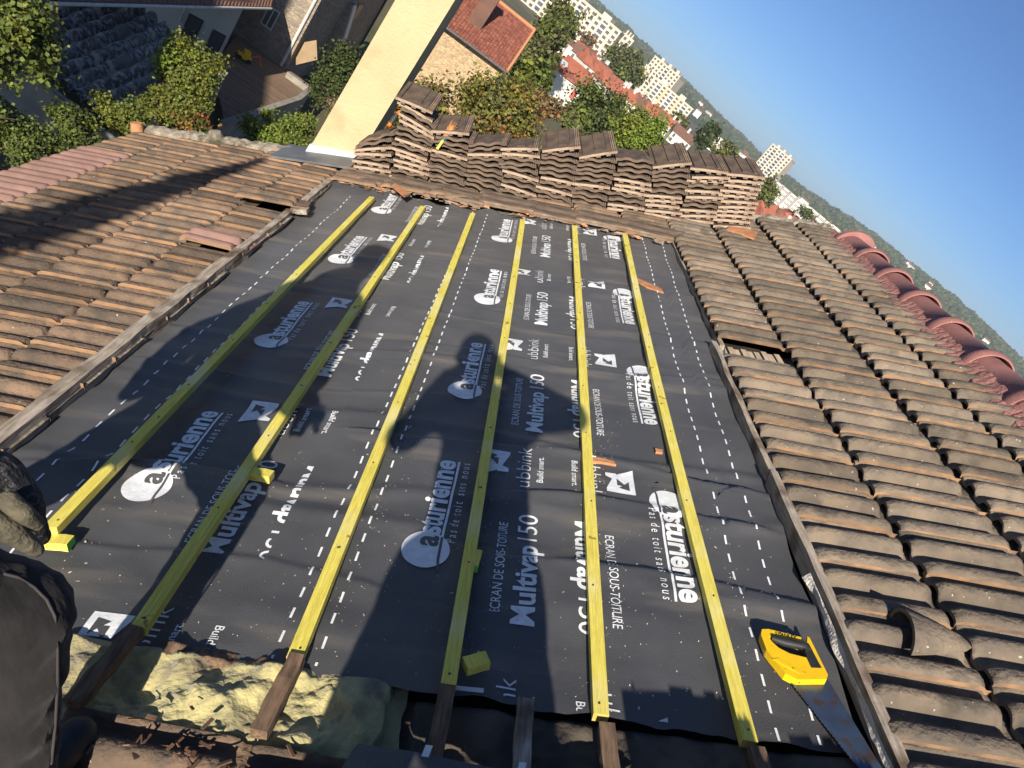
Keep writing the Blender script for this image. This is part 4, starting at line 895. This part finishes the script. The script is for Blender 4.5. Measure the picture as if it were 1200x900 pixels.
rf_=mb.build('roof','brown_roof',ch); mb=MB(); mb.tube([iv@(q0+Vector((0,0,-.03)))+Vector((0,.08,0)),iv@(q1+Vector((0,0,-.03)))+Vector((0,.08,0))],.06,8); mb.build('gutter','white_pipe',rf_)
mb=MB(); x,z=f(214,14); mb.tube([(x,.08,z-.4),(x,.08,z+.5)],.05,8); mb.build('white_downpipe','white_pipe',ch)
# grey stone house with downpipe
S0,S1=atZ(334,80,.95),atZ(275,38,.95); d,n_,L,f=vwall(S0,S1)
if n_.dot(CAM-S0)<0: n_=-n_
SW=Matrix(((d.x,n_.x,0,S0.x),(d.y,n_.y,0,S0.y),(0,0,1,0),(0,0,0,1)))
st=thing('stone_house','grey rubble-stone house behind the terrace, with a pale downpipe','house',SW)
SI=SW.inverted(); D2=Vector((.012,1,0)).normalized(); N2=Vector((1,-.012,0)).normalized(); S2=S0+D2*16; far=S1+(S1-S0).normalized()*2
mb=MB(); fp=[S0,far,far+Vector((0,9,0)),S2]; mb.add([SI@Vector((p.x,p.y,z)) for z in (-1,8.5) for p in fp],[(0,1,5,4),(1,2,6,5),(2,3,7,6),(3,0,4,7),(4,5,6,7)]); mb.build('wall','stone_grey',st)
opening(st,[(316,8),(326,14),(319,33),(306,28)],f,'glass_dark','white_pipe')
mb=MB(); x0,z0=f(300,34); x1,z1=f(314,44); mb.box((min(x0,x1),0,min(z0,z1)-.1),(max(x0,x1),.22,min(z0,z1)+.12)); mb.build('sill','concrete',st)
x,z=f(330,76); mb=MB(); mb.tube([(x,.10,.95),(x,.10,8.5)],.09,10); mb.build('downpipe','white_pipe',st)
f2=vwall(S0,S2)[3]; sb=f2(388,44)[0]
def b2(s0,s1,x0b,x1b,x0t,x1t,z0,z1):
    q8=[S0+D2*s+N2*x for s,x in ((s0,x0b),(s1,x0b),(s1,x1b),(s0,x1b))]; t8=[S0+D2*s+N2*x for s,x in ((s0,x0t),(s1,x0t),(s1,x1t),(s0,x1t))]
    return [SI@Vector((p.x,p.y,z0)) for p in q8]+[SI@Vector((p.x,p.y,z1)) for p in t8]
FB=[(4,5,6,7),(0,1,5,4),(1,2,6,5),(2,3,7,6),(3,0,4,7)]
mb=MB(); mb.add(b2(sb-.4,sb+.9,-.2,1.5,-.2,.25,-.9,5.0),FB); bt=mb.build('buttress','stone_grey',st)
mb=MB(); mb.add(b2(sb-.1,sb+.6,1.48,1.56,.23,.31,-.9,5.05),FB); mb.build('buttress_capping','zinc_light',bt)
sc=f2(440,20)[0]; mb=MB(); pp=S0+D2*sc+N2*.08; mb.tube([SI@Vector((pp.x,pp.y,-.5)),SI@Vector((pp.x,pp.y,8.4))],.06,8); mb.build('dark_downpipe','nail',st)
for (px_,py_) in ((418,14),):
    s_,z_=f2(px_,py_); mb=MB(); mb.add(b2(s_-.7,s_+.7,-.1,.06,-.1,.06,z_-.6,z_+.6),FB); fr=mb.build('window','nail',st); mb=MB(); mb.add(b2(s_-.6,s_+.6,.05,.075,.05,.075,z_-.5,z_+.5),FB); mb.build('pane','glass_dark',fr)
# terrace
TZ=.9; pts=[(250,76),(278,41),(334,79),(364,100),(348,113),(262,142)]; T_=[atZ(x,y,TZ) for x,y in pts]; tc=sum(T_,Vector())/6; tc.z=0
tr=thing('terrace','raised timber terrace between the cream house and the stone house','terrace',Matrix.Translation(tc))
ddx=(T_[2]-T_[1]); ang=math.atan2(ddx.y,ddx.x)
mb=MB(); mb.add([(p.x-tc.x,p.y-tc.y,TZ) for p in T_]+[(p.x-tc.x,p.y-tc.y,TZ-.15) for p in T_],[(0,1,2,3,4,5),(11,10,9,8,7,6)]+[(i,6+i,6+(i+1)%6,(i+1)%6) for i in range(6)])
# boards: thin strips laid on the platform, parallel to the house wall
dirv=Vector((math.cos(ang),math.sin(ang))); nor=Vector((-dirv.y,dirv.x)); poly=[Vector((p.x-tc.x,p.y-tc.y)) for p in T_]
mb.build('platform','deck_wood',tr); mb=MB(); lo_,hi_=min(p.dot(nor) for p in poly),max(p.dot(nor) for p in poly); k=lo_+.02
while k<hi_-.15:
    def clip(c):
        xs=[]
        for i in range(6):
            a,b_=poly[i],poly[(i+1)%6]; da,db=a.dot(nor)-c,b_.dot(nor)-c
            if da*db<0: t=da/(da-db); xs.append(a.lerp(b_,t).dot(dirv))
        return (min(xs),max(xs)) if len(xs)>1 else None
    c0,c1=clip(k),clip(k+.13)
    if c0 and c1:
        x0,x1=max(c0[0],c1[0]),min(c0[1],c1[1])
        if x1>x0:
            P4=[dirv*x0+nor*k,dirv*x1+nor*k,dirv*x1+nor*(k+.13),dirv*x0+nor*(k+.13)]; mb.add([(p.x,p.y,TZ+.004) for p in P4]+[(p.x,p.y,TZ+.03) for p in P4],[(4,5,6,7),(0,1,5,4),(1,2,6,5),(2,3,7,6),(3,0,4,7)])
    k+=.15
mb.build('boards','deck_boards',tr)
def lowwall(name,label,pxs,z0,z1,th,m,cap):
    Q=[atZ(x,y,z1) for x,y in pxs]; c=sum(Q,Vector())/len(Q); c.z=0; t=thing(name,label,'wall',Matrix.Translation(c))
    for nm,mm,a,b_,tt in (('wall_body',m,z0,z1-.06,th),('coping',cap,z1-.06,z1,th+.06)):
        mb=MB()
        for i in range(len(Q)-1):
            p,q_=Q[i]-c,Q[i+1]-c; dd=(q_-p); dd.z=0; dd.normalize(); nn=Vector((-dd.y,dd.x,0))*tt/2
            B4=[p-nn-dd*.02,q_-nn+dd*(.02+i*.003),q_+nn+dd*(.02+i*.003),p+nn-dd*.02]; mb.add([(v.x,v.y,a) for v in B4]+[(v.x,v.y,b_-i*.004) for v in B4],[(4,5,6,7),(0,1,5,4),(1,2,6,5),(2,3,7,6),(3,0,4,7)])
        mb.build(nm,mm,t)
    return t
lowwall('parapet_wall','grey parapet wall wrapping the corner of the terrace',[(338,84),(364,103),(351,114),(262,143)],0,1.25,.22,'concrete','concrete')
# plywood board leaning by the house
Bq=[atY(*p,(T_[2].y+.3)) for p in ((347,51),(371,47),(372,70),(347,76))]; c=sum(Bq,Vector())/4; nb=(Bq[1]-Bq[0]).cross(Bq[3]-Bq[0]).normalized()*.03
mb=MB(); mb.add([v-c-nb for v in Bq]+[v-c+nb for v in Bq],[(0,1,2,3),(7,6,5,4)]+[(i,4+i,4+(i+1)%4,(i+1)%4) for i in range(4)])
o=mb.build('awning_board','plywood',None,Matrix.Translation(c)); tag(o,'square light plywood panel fixed beside the pale downpipe','panel')
# toy digger on the terrace
tp=atZ(284,70,TZ+.03); ty=thing('toy_digger','small orange and yellow toy digger left on the terrace','toy',Matrix.Translation(tp)@Matrix.Rotation(.6,4,'Z'))
mb=MB(); mb.box((-.35,-.2,.1),(.35,.2,.3)); mb.box((-.1,-.18,.3),(.22,.18,.55)); mb.build('toy_body','saw_yellow',ty)
for sx in (-.25,.25):
    mb=MB(); mb.tube([(sx,-.26,.12),(sx,.26,.12)],.12,12); mb.build('wheel','black_rubber',ty)
mb=MB(); mb.tube([(.3,0,.3),(.7,0,.6),(.95,0,.15)],.05,6); mb.build('arm','orange_plastic',ty)

# ------------------------------------------------------------------ houses beyond
def pane_grid(parent,cells,z=0.0,fr='white_pipe',gl='glass_dark',name='window'):
    for (M4,w,h) in cells:
        mb=MB(); mb.box((-w/2,-.02,-h/2),(w/2,.05,h/2)); o=link(name,mb.mesh(name,gl),parent); o.matrix_local=M4
def gable_house(name,label,c,rot,w,d,h,rh,wall,roof,chim=1,wins=4,group=None,seed=0,hip=False):
    q=random.Random(seed); t=thing(name,label,'house',Matrix.Translation((c[0],c[1],0))@Matrix.Rotation(rot,4,'Z'),group)
    mb=MB(); mb.box((-w/2,-d/2,0),(w/2,d/2,h)); 
    if not hip: mb.add([(-w/2,-d/2,h),(-w/2,d/2,h),(-w/2,0,h+rh*.96)],[(0,1,2)]); mb.add([(w/2,-d/2,h),(w/2,d/2,h),(w/2,0,h+rh*.96)],[(0,2,1)])
    mb.build('wall',wall,t)
    o=.35; hx=w*.28 if hip else 0; mb=MB(); E=[(-w/2-o,-d/2-o,h-.12),(w/2+o,-d/2-o,h-.12),(w/2+o,d/2+o,h-.12),(-w/2-o,d/2+o,h-.12),(-w/2-o+hx,0,h+rh),(w/2+o-hx,0,h+rh)]
    up=[(x,y,z+.14) for x,y,z in E]; F6=[(0,1,5,4),(2,3,4,5),(3,0,4),(1,2,5)]
    mb.add(E,[f_[::-1] for f_ in F6],0); mb.add(up,F6 if hip else F6[:2],0); mb.add(E+up,[(0,1,7,6),(1,2,8,7),(2,3,9,8),(3,0,6,9)] if hip else [(0,1,7,6),(2,3,9,8),(3,9,10,4),(4,10,6,0),(1,7,11,5),(5,11,8,2)],0)
    r=mb.build('roof',roof,t)
    for i in range(chim):
        x=q.choice((-.3,.3,-.38,.38,0.1))*w; mb=MB(); mb.box((x-.35,-.75,h+rh*.4),(x+.35,.15,h+rh+1.1)); mb.box((x-.42,-.82,h+rh+1.1),(x+.42,.22,h+rh+1.25)); mb.build('chimney','white_wall' if q.random()<.7 else 'brown_roof',r)
    for i in range(wins):
        x=(-.36+.72*(i%max(1,wins//2))/max(1,wins//2-1 or 1))*w; z=h*(.72 if i>=wins//2 else .3); mb=MB(); mb.box((x-.5,-d/2-.04,z-.7),(x+.5,-d/2-.01,z+.7)); fr=mb.build('window','white_pipe',t); mb=MB(); mb.box((x-.42,-d/2-.07,z-.62),(x+.42,-d/2-.045,z+.62)); mb.build('pane','glass_dark',fr)
    return t
# red-tiled stone house right of the chimney
E1=atY(594,84,62); E0=atZ(520,29,E1.z); R1=atY(626,36,67.2); E0.z=E1.z; E0-=(E1-E0).normalized()*3; R0=E0+(R1-E1)
hc=(E0+E1)/2; hc.z=0; rh=thing('stone_house','sunlit stone house with a large plain red tiled roof','house',Matrix.Translation(hc))
L_=lambda p:(p.x-hc.x,p.y-hc.y,p.z)
mb=MB(); mb.add([L_(E0-Vector((0,0,.06))),L_(E1-Vector((0,0,.06))),L_(R1-Vector((0,0,.06))),L_(R0-Vector((0,0,.06)))],[(0,1,2,3)])
qq=random.Random(6)
for i in range(26):
    for j in range(34):
        z4=[]
        for aa,tt in ((j,i),(j+1,i),(j+1,i+1.12),(j,i+1.12)):
            p=E0.lerp(E1,(aa+(.06 if aa==j else -.06))/34).lerp(R0.lerp(R1,aa/34),min(1,tt/26)); z4.append(L_(p+Vector((0,0,.07 if tt==i else .0))+Vector((0,0,qq.uniform(-.008,.008)))))
        mb.add(z4,[(0,1,2,3)]); mb.add([z4[0],z4[1],(z4[1][0],z4[1][1],z4[1][2]-.06),(z4[0][0],z4[0][1],z4[0][2]-.06)],[(3,2,1,0)])
Bk=[R0+(R0-E0)*1.0,R1+(R1-E1)*1.0]; Bk[0].z=E0.z; Bk[1].z=E1.z; mb.add([L_(R0),L_(R1),L_(Bk[1]),L_(Bk[0])],[(0,1,2,3)])
dn=Vector((0,0,.18)); mb.add([L_(E0),L_(E1),L_(R1),L_(E0-dn),L_(E1-dn),L_(R1-dn),L_(R0-dn)],[(0,3,4,1),(1,4,5,2),(3,6,5,4)])
rr_=mb.build('roof','red_tile',rh)
mb=MB(); mb.tube([Vector(L_(R0))+Vector((0,0,.05)),Vector(L_(R1))+Vector((0,0,.05))],.17,8); mb.tube([Vector(L_(E1))+Vector((0,0,.04)),Vector(L_(R1))+Vector((0,0,.04))],.12,8); mb.build('ridge_tiles','terracotta',rr_)
mb=MB(); fw=(R0-E0); fw.z=0; fw.normalize(); mb.tube([Vector(L_(E0-dn*.3-fw*.12)),Vector(L_(E1-dn*.3-fw*.12))],.10,8); mb.build('gutter','zinc',rr_)
mb=MB(); a,b_=E0+fw*.45,E1+fw*.45-(E1-E0).normalized()*.3; bb=[R1+fw*4-(E1-E0).normalized()*.3,R0+fw*4]
mb.add([L_(Vector((p.x,p.y,z))) for z in (0,E0.z-.05) for p in (a,b_)]+[L_(Vector((bb[0].x,bb[0].y,z))) for z in (0,E0.z-.05)]+[L_(R1-dn*1.2-(E1-E0).normalized()*.3)],[(0,1,3,2),(1,4,5,3),(3,5,6)])
mb.build('wall','stone_warm',rh)
tt=.40; cbp=E0.lerp(R0,tt).lerp(E1.lerp(R1,tt),.53); al=(E1-E0).normalized(); mb=MB()
def obox(c,hx,hy,z0,z1): return [(c+al*sx*hx+fw*sy*hy) for sx,sy in ((-1,-1),(1,-1),(1,1),(-1,1))],z0,z1
for hx,hy,z0,z1 in ((.62,.42,cbp.z-.8,cbp.z+2.6),(.72,.52,cbp.z+2.6,cbp.z+2.85)):
    P4,_,_=obox(cbp,hx,hy,0,0); mb.add([L_(Vector((p.x,p.y,z0))) for p in P4]+[L_(Vector((p.x,p.y,z1))) for p in P4],[(4,5,6,7),(0,1,5,4),(1,2,6,5),(2,3,7,6),(3,0,4,7)])
mb.build('chimney','brown_roof',rr_)
# white house with skylight
wh=gable_house('white_house','white house with a red hipped roof and a skylight, left of the dark tree',(8.0,123.7),R_(15.6),10,7.5,5.0,2.3,'white_wall','red_roof',1,4,seed=2,hip=True)
mb=MB(); X=Matrix.Translation((-2.9,-2.2,6.0))@Matrix.Rotation(math.atan2(2.3,4.1),4,'X'); mb.box((-.7,-.6,.08),(.7,.6,.30),0,X); mb.build('skylight','zinc_light',wh)
mb=MB(); mb.box((.3,-3.84,2.9),(1.0,-3.80,4.3)); mb.build('shutter','shutter_red',wh)
HL=['red-roofed white house next to the hipped white house','low red-roofed house behind the hipped house','red-roofed house below the brown tree','white gabled house between roofs of the row','red-roofed row house under the large green tree','second red-roofed row house under the large green tree','row house with twin white chimneys','row house in the middle of the red roofs','row house left of the bright green tree top','row house above the bright green tree','row house with a long brown roof','row house before the orange-striped flats','last red-roofed row house above the tilted tile']
HP=[(668,52),(684,62),(697,78),(708,84),(716,100),(728,106),(738,113),(748,118),(757,126),(767,132),(778,138),(790,148),(800,158)]
for i,((x,y),lab) in enumerate(zip(HP,HL)):
    p=atZ(x,y,4.6); gable_house('row_house',lab,(p.x,p.y),R_(12+((i*37)%40)-20+ (80 if i%4==3 else 0)),8+((i*5)%4),7.5,3.9,2.6,'white_wall','red_roof' if i%3 else 'brown_roof',1+(i%2),4,'red-roofed houses across the gardens',i+5)
HL2=['red-roofed house at the foot of the rightmost stack','white gable house right of the stacks','small white house with a red roof before the long white terrace','red-roofed house near the round brown tree','small red-roofed house by the verge mortar']
for i,((x,y),lab) in enumerate(zip([(902,252),(912,248),(925,250),(938,262),(921,266)],HL2)):
    p=atZ(x,y,6.5); gable_house('row_house',lab,(p.x,p.y),R_(20+i*31),9,8,4.6,3.2,'white_wall','red_roof',1,4,'red-roofed houses right of the stacks',i+30)
tree(953,263,210,6,'round brown tree just above the verge mortar',['leaf_rust','leaf_dry'],600,.5,(1,1,1),41)

# ------------------------------------------------------------------ blocks of flats
def flats(name,label,pl_,pr_,YL,YR,floors,cols,depth,wall='apart_wall',skip=(),bands=(),base=0,roofbox=True,group=None,bay='balcony_bay'):
    PL,PR=atY(*pl_,YL),atY(*pr_,YR); zt=(PL.z+PR.z)/2; d=(PR-PL); d.z=0; L=d.length; d.normalize(); n=Vector((d.y,-d.x,0))
    t=thing(name,label,'flats',Matrix(((d.x,-n.x,0,PL.x),(d.y,-n.y,0,PL.y),(0,0,1,base),(0,0,0,1))),group); H=zt-base
    mb=MB(); mb.box((0,0,0),(L,depth,H)); mb.build('wall',wall,t)
    mb=MB(); mb.box((-.2,-.2,H),(L+.2,depth+.2,H+.6)); 
    if roofbox:
        for k in (.15,.45,.75): mb.box((L*k,depth*.3,H+.6),(L*k+L*.09,depth*.75,H+2.6))
    mb.build('roof',wall,t)
    fh=H/floors; cw=L/cols; win=MB(); win.box((-cw*.27,-.06,-fh*.27),(cw*.27,-.02,fh*.27)); me=win.mesh('window','glass_dark')
    for c in range(cols):
        if c in skip:
            mb=MB(); mb.box((c*cw+cw*.08,-.07,fh*.2),(c*cw+cw*.92,-.02,H-fh*.2)); bo=mb.build(bay,'glass_dark',t); mb=MB()
            mb.box((c*cw+cw*.10,-.10,fh*.1),(c*cw+cw*.14,-.072,H-fh*.2))
            for r in range(floors): mb.box((c*cw+cw*.05,-.5,r*fh+fh*.1),(c*cw+cw*.95,-.08,r*fh+fh*.42))
            mb.build('balcony_fronts','zinc_light',bo); continue
        for r in range(floors): o=link('window',me,t); o.location=(c*cw+cw/2,0,r*fh+fh*.52)
    for c in bands:
        mb=MB(); mb.box((c*cw-cw*.22,-.09,0),(c*cw+cw*.22,-.07 if False else -.012,H-.3)); mb.build('colour_band','apart_orange',t)
    return t
flats('apartment_block','large pale apartment block with a grid of windows at the top of the picture',(622,-48),(729,36),400,385,7,16,26,skip=(4,9,13))
flats('apartment_block','narrow end block right of the large apartment block',(732,40),(742,49),395,395,7,2,18)
flats('apartment_block','tall pale tower block on the skyline with a dark glazed bay',(767,66),(797,90),540,530,9,8,18,skip=(4,))
flats('apartment_block','long low block of flats with orange stripes on its front',(742,72),(813,127),450,440,6,14,14,bands=(3,8,11),skip=(1,6,9,12))
flats('apartment_tower','single beige tower standing above the right end of the stacks',(905,169),(928,187),600,590,12,6,22,wall='apart_wall',skip=(1,3))
flats('terrace_block','long white low block below the wooded hill',(833,155),(880,191),520,510,4,16,12,wall='white_wall',roofbox=False)
rr=random.Random(31)
for i in range(9):
    x=908+i*8.5; y=212+i*6.6; 
    flats('white_block',['white block beside the base of the beige tower','second white block along the far terrace','third white block along the far terrace, above the olive tree','white block midway along the far terrace','white block above the red-roofed houses','stepped white block past the middle of the far terrace','white block right of the round brown tree','last but one white block before the red ridge','white block touching the red ridge end'][i],(x,y+rr.uniform(-1.5,1)),(x+8,y+6.2),560+i*6,556+i*6,4,6,12,wall='white_wall',roofbox=False,group='white blocks in a row below the hill')
for i in range(26):
    a=rr.uniform(12,38); r=rr.uniform(950,1300) if i<16 else rr.uniform(1400,1900); c=(r*math.sin(R_(a)),r*math.cos(R_(a))); z=hillh(a,r)
    t=thing('hillside_house','small pale house on the wooded hillside','house',Matrix.Translation((c[0],c[1],z-1))@Matrix.Rotation(rr.uniform(-.6,.6),4,'Z'),'pale houses scattered on the hillside'); mb=MB(); w=rr.uniform(9,18); mb.box((-w/2,-5,0),(w/2,5,12)); mb.build('wall','white_wall',t); mb=MB(); mb.add([(-w/2-.5,-5.5,12),(w/2+.5,-5.5,12),(w/2+.5,5.5,12),(-w/2-.5,5.5,12),(-w/2,0,15),(w/2,0,15)],[(0,1,5,4),(2,3,4,5),(3,0,4),(1,2,5)]); mb.build('roof','brown_roof',t)
# unseen house added left of ours, shaped to shade the low roofs and terrace
nb=thing('shade_house','tall gabled house added unseen left of ours to shade the low roofs','house',Matrix.Translation((-19,1,0)))
mb=MB(); gp=[(-9,0),(4.9,0),(4.9,15.2),(-2.4,21.2),(-9,16.5)]; n5=5
for y in (-2.2,2.2): mb.add([(x,y,z) for x,z in gp],[(0,1,2,3,4)])
for i in (0,1,4): (xa,za),(xb,zb)=gp[i],gp[(i+1)%5]; mb.add([(xa,-2.2,za),(xb,-2.2,zb),(xb,2.2,zb),(xa,2.2,za)],[(0,1,2,3)])
mb.build('wall','cream_wall',nb)
mb=MB(); mb.add([(5.3,-2.5,14.95),(5.3,2.5,14.95),(-2.4,2.5,21.3),(-2.4,-2.5,21.3),(-9.5,2.5,16.2),(-9.5,-2.5,16.2)],[(0,1,2,3),(3,2,4,5)]); rf2=mb.build('roof','brown_roof',nb)
mb=MB(); mb.box((-7,-2,17),(-1.7,2,26)); mb.build('chimney','cream_wall',rf2)  # tall block added to keep the cream wall in shade
b=MB(); b.box((-1700,-40,-1),(2700,3000,110)); hm=bpy.data.materials.new('haze'); hm.use_nodes=True; t_=hm.node_tree; t_.nodes.remove(t_.nodes['Principled BSDF'])
pv=t_.nodes.new('ShaderNodeVolumePrincipled'); pv.inputs['Color'].default_value=(.72,.82,.95,1); pv.inputs['Density'].default_value=.00015; t_.links.new(pv.outputs[0],t_.nodes['Material Output'].inputs['Volume'])
MATS['haze']=hm; hz=b.build('haze','haze'); tag(hz,'thin bluish haze in the air over the town',kind='stuff')
bpy.context.view_layer.update()
